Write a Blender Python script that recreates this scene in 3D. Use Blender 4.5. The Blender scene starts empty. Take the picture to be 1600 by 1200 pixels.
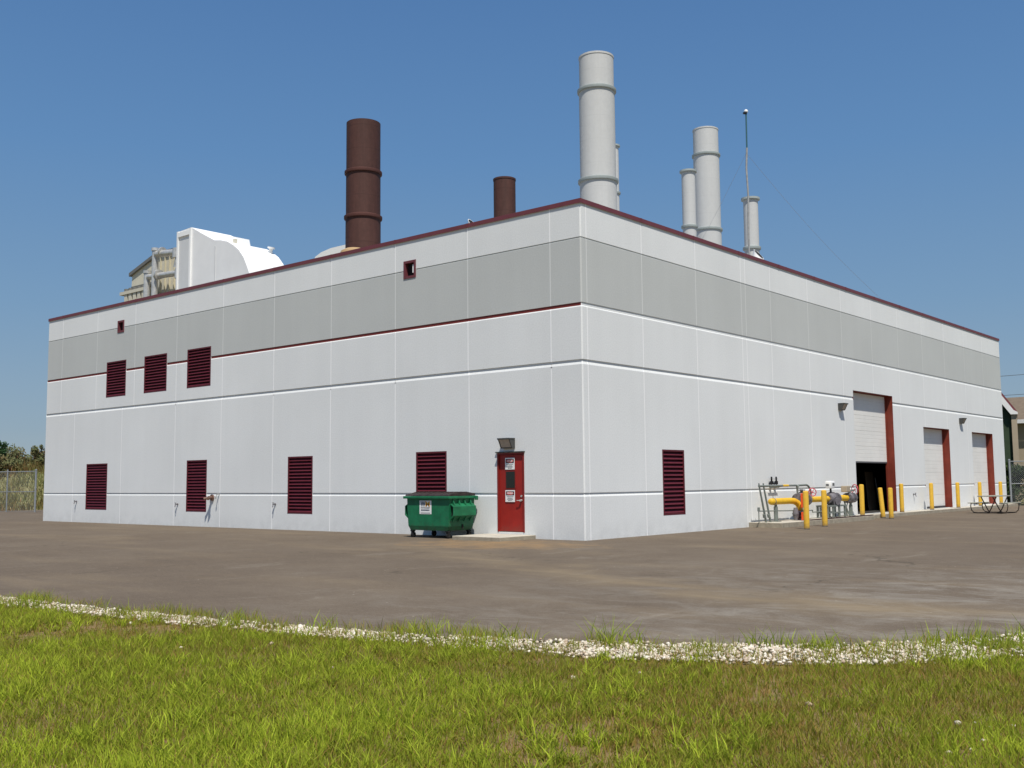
import bpy, bmesh, math, random
import numpy as np
from mathutils import Vector, Matrix
R = math.radians
random.seed(7); rng = np.random.default_rng(11)
scn = bpy.context.scene
COL = scn.collection

# ------------------------------------------------------------------ materials
def mat(name, col, rough=0.7, var=0.0, scale=3.0, metal=0.0, col2=None, bump=0.0, bscale=40.0, spec=0.4, stretch=None, detail=6.0, wear=None, foot=None):
    m = bpy.data.materials.new(name); m.use_nodes = True
    nt = m.node_tree; N = nt.nodes; L = nt.links
    b = N['Principled BSDF']
    b.inputs['Roughness'].default_value = rough; b.inputs['Metallic'].default_value = metal
    b.inputs['Specular IOR Level'].default_value = spec
    b.inputs['Base Color'].default_value = (*col, 1)
    tc = N.new('ShaderNodeTexCoord'); src = tc.outputs['Object']
    if stretch:
        mp = N.new('ShaderNodeMapping'); mp.inputs['Scale'].default_value = stretch
        L.new(src, mp.inputs['Vector']); src = mp.outputs['Vector']
    if var > 0 or col2:
        n = N.new('ShaderNodeTexNoise'); n.inputs['Scale'].default_value = scale
        n.inputs['Detail'].default_value = detail; n.inputs['Roughness'].default_value = 0.65
        L.new(src, n.inputs['Vector'])
        r = N.new('ShaderNodeValToRGB'); r.color_ramp.elements[0].position = 0.3; r.color_ramp.elements[1].position = 0.7
        c2 = col2 if col2 else tuple(min(1, c * (1 + var)) for c in col)
        c1 = col if col2 else tuple(c * (1 - var) for c in col)
        r.color_ramp.elements[0].color = (*c1, 1); r.color_ramp.elements[1].color = (*c2, 1)
        L.new(n.outputs['Fac'], r.inputs['Fac']); L.new(r.outputs['Color'], b.inputs['Base Color'])
    if wear or foot:
        src_sock = b.inputs['Base Color'].links[0].from_socket if b.inputs['Base Color'].is_linked else None
        def over(fac, colr, prev):
            k = N.new('ShaderNodeMix'); k.data_type = 'RGBA'; L.new(fac, k.inputs[0])
            if prev is None: k.inputs[6].default_value = (*col, 1)
            else: L.new(prev, k.inputs[6])
            k.inputs[7].default_value = (*colr, 1); return k.outputs[2]
        if wear:
            wc, ws, lo, hi = wear
            nn = N.new('ShaderNodeTexNoise'); nn.inputs['Scale'].default_value = ws; nn.inputs['Detail'].default_value = 9; nn.inputs['Roughness'].default_value = 0.75
            L.new(src, nn.inputs['Vector']); mr = N.new('ShaderNodeMapRange'); mr.inputs[1].default_value = lo; mr.inputs[2].default_value = hi; mr.inputs[4].default_value = 0.85; L.new(nn.outputs['Fac'], mr.inputs[0])
            src_sock = over(mr.outputs[0], wc, src_sock)
        if foot:
            fc, fh = foot
            sp = N.new('ShaderNodeSeparateXYZ'); L.new(tc.outputs['Object'], sp.inputs[0]); nf = N.new('ShaderNodeTexNoise'); nf.inputs['Scale'].default_value = 14; nf.inputs['Detail'].default_value = 6; L.new(tc.outputs['Object'], nf.inputs['Vector'])
            ad = N.new('ShaderNodeMath'); ad.operation = 'MULTIPLY_ADD'; L.new(nf.outputs['Fac'], ad.inputs[0]); ad.inputs[1].default_value = -fh * 1.6; L.new(sp.outputs['Z'], ad.inputs[2])
            mr = N.new('ShaderNodeMapRange'); mr.inputs[1].default_value = -fh * .8; mr.inputs[2].default_value = fh * .4; mr.inputs[3].default_value = 0.75; mr.inputs[4].default_value = 0.0; L.new(ad.outputs[0], mr.inputs[0])
            src_sock = over(mr.outputs[0], fc, src_sock)
        L.new(src_sock, b.inputs['Base Color'])
    if bump > 0:
        n2 = N.new('ShaderNodeTexNoise'); n2.inputs['Scale'].default_value = bscale; n2.inputs['Detail'].default_value = 4
        L.new(tc.outputs['Object'], n2.inputs['Vector'])
        bp = N.new('ShaderNodeBump'); bp.inputs['Strength'].default_value = bump; bp.inputs['Distance'].default_value = 0.02
        L.new(n2.outputs['Fac'], bp.inputs['Height']); L.new(bp.outputs['Normal'], b.inputs['Normal'])
    return m

def wall_mat(name, col):
    """painted precast panel: fine stucco bump, faint blotches, rain streaks and splash dirt at the foot"""
    m = bpy.data.materials.new(name); m.use_nodes = True
    nt = m.node_tree; N = nt.nodes; L = nt.links; b = N['Principled BSDF']
    b.inputs['Roughness'].default_value = 0.85; b.inputs['Specular IOR Level'].default_value = 0.2
    tc = N.new('ShaderNodeTexCoord')
    def noise(scale, detail, sc=None):
        n = N.new('ShaderNodeTexNoise'); n.inputs['Scale'].default_value = scale; n.inputs['Detail'].default_value = detail
        if sc:
            mp = N.new('ShaderNodeMapping'); mp.inputs['Scale'].default_value = sc
            L.new(tc.outputs['Object'], mp.inputs['Vector']); L.new(mp.outputs['Vector'], n.inputs['Vector'])
        else: L.new(tc.outputs['Object'], n.inputs['Vector'])
        return n.outputs['Fac']
    def mrange(v, a, b_, c, d):
        k = N.new('ShaderNodeMapRange'); k.inputs[1].default_value = a; k.inputs[2].default_value = b_
        k.inputs[3].default_value = c; k.inputs[4].default_value = d; L.new(v, k.inputs[0]); return k.outputs[0]
    def mul(a, b_):
        k = N.new('ShaderNodeMath'); k.operation = 'MULTIPLY'; L.new(a, k.inputs[0]); L.new(b_, k.inputs[1]); return k.outputs[0]
    f1 = mrange(noise(0.35, 5), 0.3, 0.7, 0.965, 1.03)
    f2 = mrange(noise(1.0, 5, (2.2, 2.2, 0.12)), 0.35, 0.7, 1.01, 0.985)
    f3 = mrange(noise(26.0, 3), 0.3, 0.7, 0.95, 1.05)
    sep = N.new('ShaderNodeSeparateXYZ'); L.new(tc.outputs['Object'], sep.inputs[0])
    zz = mrange(sep.outputs['Z'], 0.0, 0.55, 0.0, 1.0)
    nz = mrange(noise(3.0, 6), 0.3, 0.7, 0.86, 1.0)
    mx = N.new('ShaderNodeMix'); mx.data_type = 'FLOAT'; L.new(zz, mx.inputs[0]); L.new(nz, mx.inputs[2]); mx.inputs[3].default_value = 1.0
    f = mul(mul(mul(f1, f2), f3), mx.outputs[0])
    vm = N.new('ShaderNodeVectorMath'); vm.operation = 'SCALE'; vm.inputs[0].default_value = col; L.new(f, vm.inputs['Scale'])
    L.new(vm.outputs[0], b.inputs['Base Color'])
    bp = N.new('ShaderNodeBump'); bp.inputs['Strength'].default_value = 0.35; bp.inputs['Distance'].default_value = 0.01
    L.new(noise(60.0, 3), bp.inputs['Height']); L.new(bp.outputs['Normal'], b.inputs['Normal'])
    return m

def stack_mat(name, col, amp):
    m = bpy.data.materials.new(name); m.use_nodes = True
    nt = m.node_tree; N = nt.nodes; L = nt.links; b = N['Principled BSDF']
    b.inputs['Roughness'].default_value = 0.7; b.inputs['Specular IOR Level'].default_value = 0.25
    tc = N.new('ShaderNodeTexCoord')
    def mr(v, a, b_, c, d):
        k = N.new('ShaderNodeMapRange'); k.inputs[1].default_value = a; k.inputs[2].default_value = b_; k.inputs[3].default_value = c; k.inputs[4].default_value = d; L.new(v, k.inputs[0]); return k.outputs[0]
    def noise(sc, vec, det=7):
        mp = N.new('ShaderNodeMapping'); mp.inputs['Scale'].default_value = vec; L.new(tc.outputs['Object'], mp.inputs['Vector'])
        n = N.new('ShaderNodeTexNoise'); n.inputs['Scale'].default_value = sc; n.inputs['Detail'].default_value = det; n.inputs['Roughness'].default_value = .7; L.new(mp.outputs[0], n.inputs['Vector']); return n.outputs['Fac']
    def mul(a, c):
        k = N.new('ShaderNodeMath'); k.operation = 'MULTIPLY'; L.new(a, k.inputs[0]); L.new(c, k.inputs[1]); return k.outputs[0]
    f = mul(mr(noise(1.2, (2, 2, .18)), .3, .7, 1 - amp, 1 + amp * .6), mr(noise(7, (1, 1, 1)), .3, .7, 1 - amp * .5, 1 + amp * .5))
    sp = N.new('ShaderNodeSeparateXYZ'); L.new(tc.outputs['Object'], sp.inputs[0])
    q = N.new('ShaderNodeMath'); q.operation = 'PINGPONG'; q.inputs[1].default_value = .42; L.new(sp.outputs['Z'], q.inputs[0])
    seam = mr(q.outputs[0], 0.0, .014, 1 - amp * 1.2, 1.0)
    f = mul(f, seam)
    v = N.new('ShaderNodeVectorMath'); v.operation = 'SCALE'; v.inputs[0].default_value = col; L.new(f, v.inputs['Scale']); L.new(v.outputs[0], b.inputs['Base Color'])
    bp = N.new('ShaderNodeBump'); bp.inputs['Strength'].default_value = .25; bp.inputs['Distance'].default_value = .02; L.new(noise(4, (1, 1, 1)), bp.inputs['Height']); L.new(bp.outputs['Normal'], b.inputs['Normal'])
    return m
M = {}
M['wall'] = wall_mat('wall_light', (0.748, 0.762, 0.75))
M['band'] = wall_mat('wall_band', (0.52, 0.535, 0.515))
M['joint'] = mat('sealant', (0.93, 0.93, 0.92), 0.8)
M['jointband'] = mat('sealant_band', (0.68, 0.69, 0.67), 0.8)
M['redpaint'] = mat('red_stripe', (0.23, 0.035, 0.026), 0.6, 0.1, 2)
M['coping'] = mat('coping_maroon', (0.15, 0.038, 0.045), 0.55, 0.12, 1.5)
M['louver'] = mat('louver_maroon', (0.105, 0.012, 0.020), 0.55, 0.15, 4)
M['dark'] = mat('dark_void', (0.012, 0.012, 0.012), 0.9)
M['door'] = mat('door_red', (0.30, 0.016, 0.010), 0.5, 0.14, 1.6, wear=((.20, .012, .01), 3.0, .5, .8), foot=((.14, .05, .035), .30))
M['frame'] = mat('frame_red', (0.22, 0.018, 0.014), 0.5, 0.1, 3)
M['jamb'] = mat('jamb_rust', (0.20, 0.032, 0.016), 0.6, 0.2, 2.5)
M['ohd'] = mat('overhead_door_white', (0.78, 0.77, 0.73), 0.55, 0.05, 1.2)
M['ohgrey'] = mat('overhead_edge', (0.10, 0.10, 0.11), 0.6)
M['concrete'] = mat('concrete', (0.50, 0.46, 0.38), 0.9, 0.14, 2.5, bump=0.4, bscale=60)
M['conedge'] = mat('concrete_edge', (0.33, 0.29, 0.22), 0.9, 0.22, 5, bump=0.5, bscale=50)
M['roof'] = mat('roof_membrane', (0.30, 0.29, 0.27), 0.9, 0.2, 1)
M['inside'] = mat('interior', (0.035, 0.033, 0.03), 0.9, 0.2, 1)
M['green'] = mat('dumpster_green', (0.008, 0.14, 0.058), 0.55, 0.30, 3.0, bump=0.25, bscale=7, wear=((.05, .045, .03), 5.0, .60, .72), foot=((.05, .045, .03), .35))
M['lid'] = mat('dumpster_lid', (0.035, 0.024, 0.022), 0.6, 0.5, 6)
M['rubber'] = mat('rubber', (0.015, 0.015, 0.015), 0.8)
M['steel'] = mat('galvanised', (0.36, 0.36, 0.35), 0.55, 0.2, 6, metal=0.25)
M['lampgrey'] = mat('lamp_housing', (0.06, 0.06, 0.056), 0.5, 0.1, 5)
M['lens'] = mat('lamp_lens', (0.42, 0.36, 0.30), 0.25, 0.1, 12)
M['yellow'] = mat('safety_yellow', (0.70, 0.42, 0.04), 0.6, 0.10, 5, wear=((.42, .27, .07), 9.0, .58, .72), foot=((.16, .11, .06), .16))
M['gasyellow'] = mat('gas_yellow', (0.74, 0.44, 0.02), 0.5, 0.12, 5, wear=((.35, .22, .06), 8.0, .62, .76))
M['greypipe'] = mat('grey_pipe', (0.17, 0.19, 0.17), 0.55, 0.15, 6)
M['valve'] = mat('valve_grey', (0.16, 0.15, 0.16), 0.55, 0.35, 8)
M['orange'] = mat('orange_tag', (0.80, 0.09, 0.01), 0.5, 0.1, 6)
M['pinkred'] = mat('handwheel_red', (0.55, 0.06, 0.09), 0.5)
M['white'] = mat('white_paint', (0.82, 0.82, 0.80), 0.5, 0.04, 3)
M['black'] = mat('black_paint', (0.012, 0.012, 0.014), 0.5)
M['navy'] = mat('ink_navy', (0.02, 0.04, 0.08), 0.5)
M['gold'] = mat('ink_gold', (0.72, 0.35, 0.02), 0.5)
M['ink'] = mat('ink_grey', (0.13, 0.13, 0.13), 0.5)
M['signred'] = mat('sign_red', (0.62, 0.03, 0.025), 0.5)
M['stackwhite'] = stack_mat('stack_grey_white', (0.55, 0.555, 0.545), .07)
M['collar'] = mat('stack_collar', (0.36, 0.40, 0.39), 0.6, 0.1, 2)
M['rust'] = stack_mat('stack_rust', (0.080, 0.036, 0.029), .28)
M['rustlip'] = mat('stack_rust_collar', (0.095, 0.035, 0.027), 0.75, 0.2, 2)
M['tan'] = mat('filter_tan', (0.60, 0.565, 0.45), 0.7, 0.10, 1.2)
M['tandark'] = mat('filter_trim', (0.15, 0.15, 0.14), 0.7)
M['ductwhite'] = mat('duct_white', (0.84, 0.84, 0.82), 0.6, 0.03, 0.8)
M['ductgrey'] = mat('duct_grey', (0.60, 0.61, 0.61), 0.7, 0.05, 1.0)
M['silver'] = mat('silver_pipe', (0.55, 0.54, 0.51), 0.35, 0.25, 5, metal=0.35)
M['mastteal'] = mat('mast_teal', (0.04, 0.12, 0.14), 0.5)
M['wood'] = mat('table_wood', (0.30, 0.30, 0.24), 0.8, 0.2, 3, stretch=(1, 12, 1))
M['ply'] = mat('plywood', (0.16, 0.11, 0.07), 0.8, 0.2, 3)
M['fence'] = mat('fence_steel', (0.33, 0.35, 0.36), 0.5, 0.1, 6, metal=0.4)
M['bark'] = mat('bark', (0.09, 0.065, 0.045), 0.95, 0.3, 8)
M['beige'] = mat('beige_wall', (0.42, 0.35, 0.25), 0.9, 0.06, 1)
M['brownroof'] = mat('brown_roof', (0.17, 0.13, 0.09), 0.9, 0.15, 3)
M['greenwall'] = mat('green_wall', (0.035, 0.06, 0.03), 0.8, 0.2, 2)
M['purplewall'] = mat('shadow_wall', (0.05, 0.04, 0.06), 0.8)
M['hillsoil'] = mat('hill_soil', (0.16, 0.16, 0.06), 0.95, 0.0, 0.8, col2=(0.30, 0.27, 0.12), bump=0.5, bscale=8)
M['sand'] = mat('sand', (0.50, 0.43, 0.28), 0.95, 0.12, 2)

def leaf_mat(name, c1, c2, c3, trans=0.25):
    m = bpy.data.materials.new(name); m.use_nodes = True
    nt = m.node_tree; N = nt.nodes; L = nt.links; b = N['Principled BSDF']
    b.inputs['Roughness'].default_value = 0.6; b.inputs['Specular IOR Level'].default_value = 0.15
    a = N.new('ShaderNodeAttribute'); a.attribute_name = 'tint'
    r = N.new('ShaderNodeValToRGB'); e = r.color_ramp.elements
    e[0].color = (*c1, 1); e[1].color = (*c3, 1); k = e.new(0.5); k.color = (*c2, 1)
    L.new(a.outputs['Fac'], r.inputs['Fac']); L.new(r.outputs['Color'], b.inputs['Base Color'])
    t = N.new('ShaderNodeBsdfTranslucent'); L.new(r.outputs['Color'], t.inputs['Color'])
    mx = N.new('ShaderNodeMixShader'); mx.inputs[0].default_value = trans
    L.new(b.outputs[0], mx.inputs[1]); L.new(t.outputs[0], mx.inputs[2]); L.new(mx.outputs[0], N['Material Output'].inputs['Surface'])
    return m
M['grass'] = leaf_mat('grass_blades', (0.40, 0.24, 0.08), (0.25, 0.295, 0.028), (0.55, 0.65, 0.056), 0.45)
M['weed'] = leaf_mat('weed_blades', (0.18, 0.21, 0.03), (0.26, 0.33, 0.035), (0.42, 0.50, 0.06), 0.4)
M['brush'] = leaf_mat('hill_brush', (0.27, 0.13, 0.05), (0.19, 0.18, 0.06), (0.24, 0.27, 0.09), 0.3)
M['shrub'] = leaf_mat('shrub_leaves', (0.27, 0.13, 0.07), (0.20, 0.20, 0.09), (0.25, 0.28, 0.12), 0.3)
M['hedge'] = leaf_mat('hedge_leaves', (0.012, 0.02, 0.008), (0.03, 0.055, 0.015), (0.07, 0.11, 0.03), 0.25)
M['redtree'] = leaf_mat('red_tree_leaves', (0.02, 0.008, 0.012), (0.035, 0.028, 0.016), (0.055, 0.075, 0.022), 0.25)
M['stone'] = leaf_mat('gravel_stone', (0.40, 0.30, 0.20), (0.64, 0.55, 0.43), (0.80, 0.74, 0.63), 0.0)

def ground_mat():
    m = bpy.data.materials.new('asphalt'); m.use_nodes = True
    nt = m.node_tree; N = nt.nodes; L = nt.links; b = N['Principled BSDF']
    b.inputs['Roughness'].default_value = 0.9; b.inputs['Specular IOR Level'].default_value = 0.15
    tc = N.new('ShaderNodeTexCoord')
    def noise(scale, detail=6, rot=0, sc=(1, 1, 1), off=(0, 0, 0), rough=0.6, dist=0.0):
        mp = N.new('ShaderNodeMapping'); mp.inputs['Scale'].default_value = sc; mp.inputs['Rotation'].default_value = (0, 0, rot); mp.inputs['Location'].default_value = off
        mp.vector_type = 'POINT'
        L.new(tc.outputs['Object'], mp.inputs['Vector'])
        n = N.new('ShaderNodeTexNoise'); n.inputs['Scale'].default_value = scale; n.inputs['Detail'].default_value = detail; n.inputs['Roughness'].default_value = rough
        n.inputs['Distortion'].default_value = dist
        L.new(mp.outputs[0], n.inputs['Vector']); return n.outputs['Fac']
    def ramp(v, p0, p1):
        r = N.new('ShaderNodeMapRange'); r.inputs[1].default_value = p0; r.inputs[2].default_value = p1; L.new(v, r.inputs[0]); return r.outputs[0]
    def mix(f, a, bc):
        k = N.new('ShaderNodeMix'); k.data_type = 'RGBA'
        if isinstance(f, float): k.inputs[0].default_value = f
        else: L.new(f, k.inputs[0])
        for i, v in ((6, a), (7, bc)):
            if isinstance(v, tuple): k.inputs[i].default_value = (*v, 1)
            else: L.new(v, k.inputs[i])
        return k.outputs[2]
    def math_(op, a, bv):
        k = N.new('ShaderNodeMath'); k.operation = op
        for i, v in ((0, a), (1, bv)):
            if isinstance(v, (int, float)): k.inputs[i].default_value = v
            else: L.new(v, k.inputs[i])
        return k.outputs[0]
    base = mix(ramp(noise(0.22, 5), 0.35, 0.68), (0.105, 0.082, 0.064), (0.138, 0.112, 0.089))
    base = mix(math_('MULTIPLY', ramp(noise(1.3, 8), 0.4, 0.75), 0.5), base, (0.085, 0.066, 0.052))
    # sandy drifts along the driving line (tan), washed silt streaks
    tan = math_('MULTIPLY', ramp(noise(0.35, 6, R(-28), (0.45, 2.0, 1), (3, 1, 0), 0.6, 0.6), 0.52, 0.80), 0.5)
    base = mix(tan, base, (0.225, 0.175, 0.118))
    pale = math_('MULTIPLY', ramp(noise(0.55, 9, R(35), (1.8, 0.6, 1), (9, 4, 0), 0.72, 0.8), 0.58, 0.80), 0.5)
    base = mix(pale, base, (0.30, 0.275, 0.24))
    # rusty stain by the door slab
    sep = N.new('ShaderNodeSeparateXYZ'); L.new(tc.outputs['Object'], sep.inputs[0])
    dx = math_('MULTIPLY', math_('ADD', sep.outputs['X'], 1.0), 0.55); dy = math_('MULTIPLY', math_('ADD', sep.outputs['Y'], 2.2), 0.8)
    dd = math_('ADD', math_('MULTIPLY', dx, dx), math_('MULTIPLY', dy, dy))
    st = math_('MULTIPLY', ramp(math_('SUBTRACT', noise(1.8, 6), math_('MULTIPLY', dd, 0.12)), 0.2, 0.6), 0.75)
    base = mix(st, base, (0.26, 0.165, 0.08))
    fl = noise(7.0, 7, R(-40), (0.5, 3.0, 1), (2, 7, 0), 0.75)
    base = mix(math_('MULTIPLY', ramp(fl, 0.52, 0.72), 0.35), base, (0.24, 0.205, 0.165))
    base = mix(math_('MULTIPLY', ramp(fl, 0.47, 0.30), 0.35), base, (0.075, 0.058, 0.045))
    grit = noise(55, 3, 0, (1, 1, 1), (0, 0, 0), 0.7)
    base = mix(math_('MULTIPLY', ramp(grit, 0.5, 0.75), 0.4), base, (0.27, 0.24, 0.20))
    base = mix(math_('MULTIPLY', ramp(grit, 0.48, 0.25), 0.5), base, (0.06, 0.05, 0.042))
    g2 = noise(17, 5, 0, (1, 1, 1), (4, 9, 0), 0.8)
    base = mix(math_('MULTIPLY', ramp(g2, 0.55, 0.72), 0.45), base, (0.21, 0.185, 0.155))
    base = mix(math_('MULTIPLY', ramp(g2, 0.45, 0.30), 0.5), base, (0.065, 0.052, 0.042))
    v = N.new('ShaderNodeTexVoronoi'); v.inputs['Scale'].default_value = 2.3; L.new(tc.outputs['Object'], v.inputs['Vector'])
    base = mix(math_('MULTIPLY', ramp(v.outputs['Distance'], 0.04, 0.025), 0.6), base, (0.5, 0.46, 0.40))
    # hair cracks
    mp = N.new('ShaderNodeMapping'); mp.inputs['Scale'].default_value = (0.16, 0.10, 1); L.new(tc.outputs['Object'], mp.inputs['Vector'])
    nz = N.new('ShaderNodeTexNoise'); nz.inputs['Scale'].default_value = 1.2; nz.inputs['Detail'].default_value = 6
    L.new(tc.outputs['Object'], nz.inputs['Vector'])
    va = N.new('ShaderNodeVectorMath'); va.operation = 'MULTIPLY_ADD'; L.new(nz.outputs['Color'], va.inputs[0]); va.inputs[1].default_value = (0.25, 0.25, 0); L.new(mp.outputs[0], va.inputs[2])
    cr = N.new('ShaderNodeTexVoronoi'); cr.feature = 'DISTANCE_TO_EDGE'; cr.inputs['Scale'].default_value = 1.0; L.new(va.outputs[0], cr.inputs['Vector'])
    msk = ramp(noise(0.3, 3, 0, (1, 1, 1), (20, 3, 0)), 0.5, 0.6)
    base = mix(math_('MULTIPLY', math_('MULTIPLY', ramp(cr.outputs['Distance'], 0.004, 0.0015), msk), 0.5), base, (0.045, 0.038, 0.03))
    zone = math_('MULTIPLY', ramp(sep.outputs['X'], 4.0, 11.0), ramp(sep.outputs['Y'], -1.0, -5.0))
    pz = math_('MULTIPLY', math_('MULTIPLY', ramp(noise(0.8, 10, R(20), (1, 1.6, 1), (31, 4, 0), 0.78, 0.5), 0.46, 0.66), zone), 0.7)
    base = mix(pz, base, (0.25, 0.235, 0.215))
    # dusty wheel track sweeping across the yard
    xx, yy = sep.outputs['X'], sep.outputs['Y']
    bend = math_('MAXIMUM', math_('SUBTRACT', xx, 8.0), 0.0)
    vv = math_('SUBTRACT', math_('ADD', math_('ADD', yy, math_('MULTIPLY', xx, 0.45)), 5.1), math_('MULTIPLY', math_('MULTIPLY', bend, bend), 0.11))
    vv = math_('ABSOLUTE', math_('ADD', vv, math_('MULTIPLY', math_('SUBTRACT', noise(0.5, 6, 0, (1, 1, 1), (5, 5, 0)), 0.5), 2.6)), 0.0)
    tr = math_('MULTIPLY', math_('MULTIPLY', ramp(vv, 1.0, 0.0), ramp(xx, -6.0, 3.0)), math_('MULTIPLY', ramp(noise(1.1, 6, R(-25), (.4, 1.6, 1)), 0.3, 0.75), 0.8))
    base = mix(tr, base, (0.235, 0.185, 0.122))
    vm = N.new('ShaderNodeVectorMath'); vm.operation = 'MULTIPLY'; L.new(base, vm.inputs[0]); vm.inputs[1].default_value = (1.18, 1.15, 1.05); base = vm.outputs[0]
    L.new(base, b.inputs['Base Color'])
    bp = N.new('ShaderNodeBump'); bp.inputs['Strength'].default_value = 0.5; bp.inputs['Distance'].default_value = 0.01
    L.new(grit, bp.inputs['Height']); L.new(bp.outputs['Normal'], b.inputs['Normal'])
    return m
M['asphalt'] = ground_mat()
M['soil'] = mat('lawn_soil', (0.13, 0.115, 0.03), 0.95, 0.0, 6.0, col2=(0.27, 0.165, 0.08), bump=0.6, bscale=30)

# ------------------------------------------------------------------ helpers
def tag(o, label=None, cat=None, group=None, kind=None):
    if label: o['label'] = label
    if cat: o['category'] = cat
    if group: o['group'] = group
    if kind: o['kind'] = kind
    return o
def empty(name, label, cat, loc=(0, 0, 0), rz=0, group=None):
    o = bpy.data.objects.new(name, None); COL.objects.link(o); o.location = loc; o.rotation_euler = (0, 0, rz)
    o.empty_display_size = 0.2
    return tag(o, label, cat, group)
def obj(name, bm, mats, parent=None, smooth=False):
    me = bpy.data.meshes.new(name); bm.normal_update(); bm.to_mesh(me); bm.free()
    for m_ in (mats if isinstance(mats, (list, tuple)) else [mats]): me.materials.append(m_)
    if smooth:
        me.polygons.foreach_set('use_smooth', [True] * len(me.polygons))
        try: me.set_sharp_from_angle(angle=R(38))
        except Exception: pass
    o = bpy.data.objects.new(name, me); COL.objects.link(o)
    if parent: o.parent = parent
    return o
def NB(): return bmesh.new()
def quad(bm, pts, mi=0):
    f = bm.faces.new([bm.verts.new(p) for p in pts]); f.material_index = mi; return f
def box(bm, x0, x1, y0, y1, z0, z1, mi=0, bevel=0.0):
    g = bmesh.ops.create_cube(bm, size=1.0)
    vs = g['verts']
    for v in vs:
        v.co = Vector(((x0 + x1) / 2 + v.co.x * (x1 - x0), (y0 + y1) / 2 + v.co.y * (y1 - y0), (z0 + z1) / 2 + v.co.z * (z1 - z0)))
    fs = list({f for v in vs for f in v.link_faces})
    for f in fs: f.material_index = mi
    if bevel > 0:
        es = list({e for v in vs for e in v.link_edges})
        r = bmesh.ops.bevel(bm, geom=es, offset=bevel, segments=2, affect='EDGES', profile=0.5)
        for f in r['faces']: f.material_index = mi
def cyl(bm, p0, p1, r0, r1=None, n=16, caps=True, mi=0):
    r1 = r0 if r1 is None else r1
    p0 = Vector(p0); p1 = Vector(p1); d = p1 - p0
    q = Vector((0, 0, 1)).rotation_difference(d.normalized()) if d.length > 0 else None
    A = []; B = []
    for i in range(n):
        a = 2 * math.pi * i / n; u = q @ Vector((math.cos(a), math.sin(a), 0))
        A.append(bm.verts.new(p0 + u * r0)); B.append(bm.verts.new(p1 + u * r1))
    for i in range(n):
        f = bm.faces.new([A[i], A[(i + 1) % n], B[(i + 1) % n], B[i]]); f.material_index = mi
    if caps:
        f = bm.faces.new(A[::-1]); f.material_index = mi
        f = bm.faces.new(B); f.material_index = mi
def tube(bm, pts, r, n=10, caps=True, mi=0):
    """bent tube through points, mitred rings"""
    P = [Vector(p) for p in pts]; rings = []
    up = Vector((0.13, 0.31, 0.94)).normalized()
    for i, p in enumerate(P):
        d = (P[min(i + 1, len(P) - 1)] - P[max(i - 1, 0)]).normalized()
        a = d.cross(up).normalized(); b_ = d.cross(a).normalized()
        rr = r[i] if isinstance(r, (list, tuple)) else r
        rings.append([bm.verts.new(p + (a * math.cos(2 * math.pi * k / n) + b_ * math.sin(2 * math.pi * k / n)) * rr) for k in range(n)])
    for A, B in zip(rings, rings[1:]):
        for k in range(n):
            f = bm.faces.new([A[k], A[(k + 1) % n], B[(k + 1) % n], B[k]]); f.material_index = mi
    if caps:
        for f in (bm.faces.new(rings[0][::-1]), bm.faces.new(rings[-1])): f.material_index = mi
def arc(c, r, a0, a1, n, ax=(1, 0, 0), ay=(0, 0, 1)):
    c = Vector(c); ax = Vector(ax); ay = Vector(ay)
    return [c + ax * r * math.cos(a0 + (a1 - a0) * i / n) + ay * r * math.sin(a0 + (a1 - a0) * i / n) for i in range(n + 1)]
def lathe(bm, prof, c=(0, 0, 0), n=32, mi=0):
    c = Vector(c); rings = []
    for r, z in prof:
        rings.append([bm.verts.new(c + Vector((r * math.cos(2 * math.pi * k / n), r * math.sin(2 * math.pi * k / n), z))) for k in range(n)])
    for A, B in zip(rings, rings[1:]):
        for k in range(n):
            f = bm.faces.new([A[k], A[(k + 1) % n], B[(k + 1) % n], B[k]]); f.material_index = mi
def prism(bm, poly, f0, f1, mi=0, caps=True):
    """poly: 2D points; f0,f1 map 2D -> 3D at both ends"""
    A = [bm.verts.new(f0(*p)) for p in poly]; B = [bm.verts.new(f1(*p)) for p in poly]; n = len(poly)
    for i in range(n):
        f = bm.faces.new([A[i], A[(i + 1) % n], B[(i + 1) % n], B[i]]); f.material_index = mi
    if caps:
        for f in (bm.faces.new(A), bm.faces.new(B[::-1])): f.material_index = mi
def fixn(bm): bmesh.ops.recalc_face_normals(bm, faces=bm.faces[:])
def mesh_np(name, V, F, mats, tint=None, parent=None, smooth=False):
    """V (n,3), F (m,k) numpy arrays"""
    me = bpy.data.meshes.new(name); n = len(V); m_, k = F.shape
    me.vertices.add(n); me.vertices.foreach_set('co', V.astype(np.float32).ravel())
    me.loops.add(m_ * k); me.loops.foreach_set('vertex_index', F.astype(np.int32).ravel())
    me.polygons.add(m_); me.polygons.foreach_set('loop_start', np.arange(0, m_ * k, k, dtype=np.int32))
    me.update(calc_edges=True)
    if tint is not None:
        a = me.attributes.new('tint', 'FLOAT', 'POINT'); a.data.foreach_set('value', tint.astype(np.float32))
    if smooth: me.polygons.foreach_set('use_smooth', np.ones(m_, dtype=bool))
    me.materials.append(mats)
    o = bpy.data.objects.new(name, me); COL.objects.link(o)
    if parent: o.parent = parent
    return o
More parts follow.
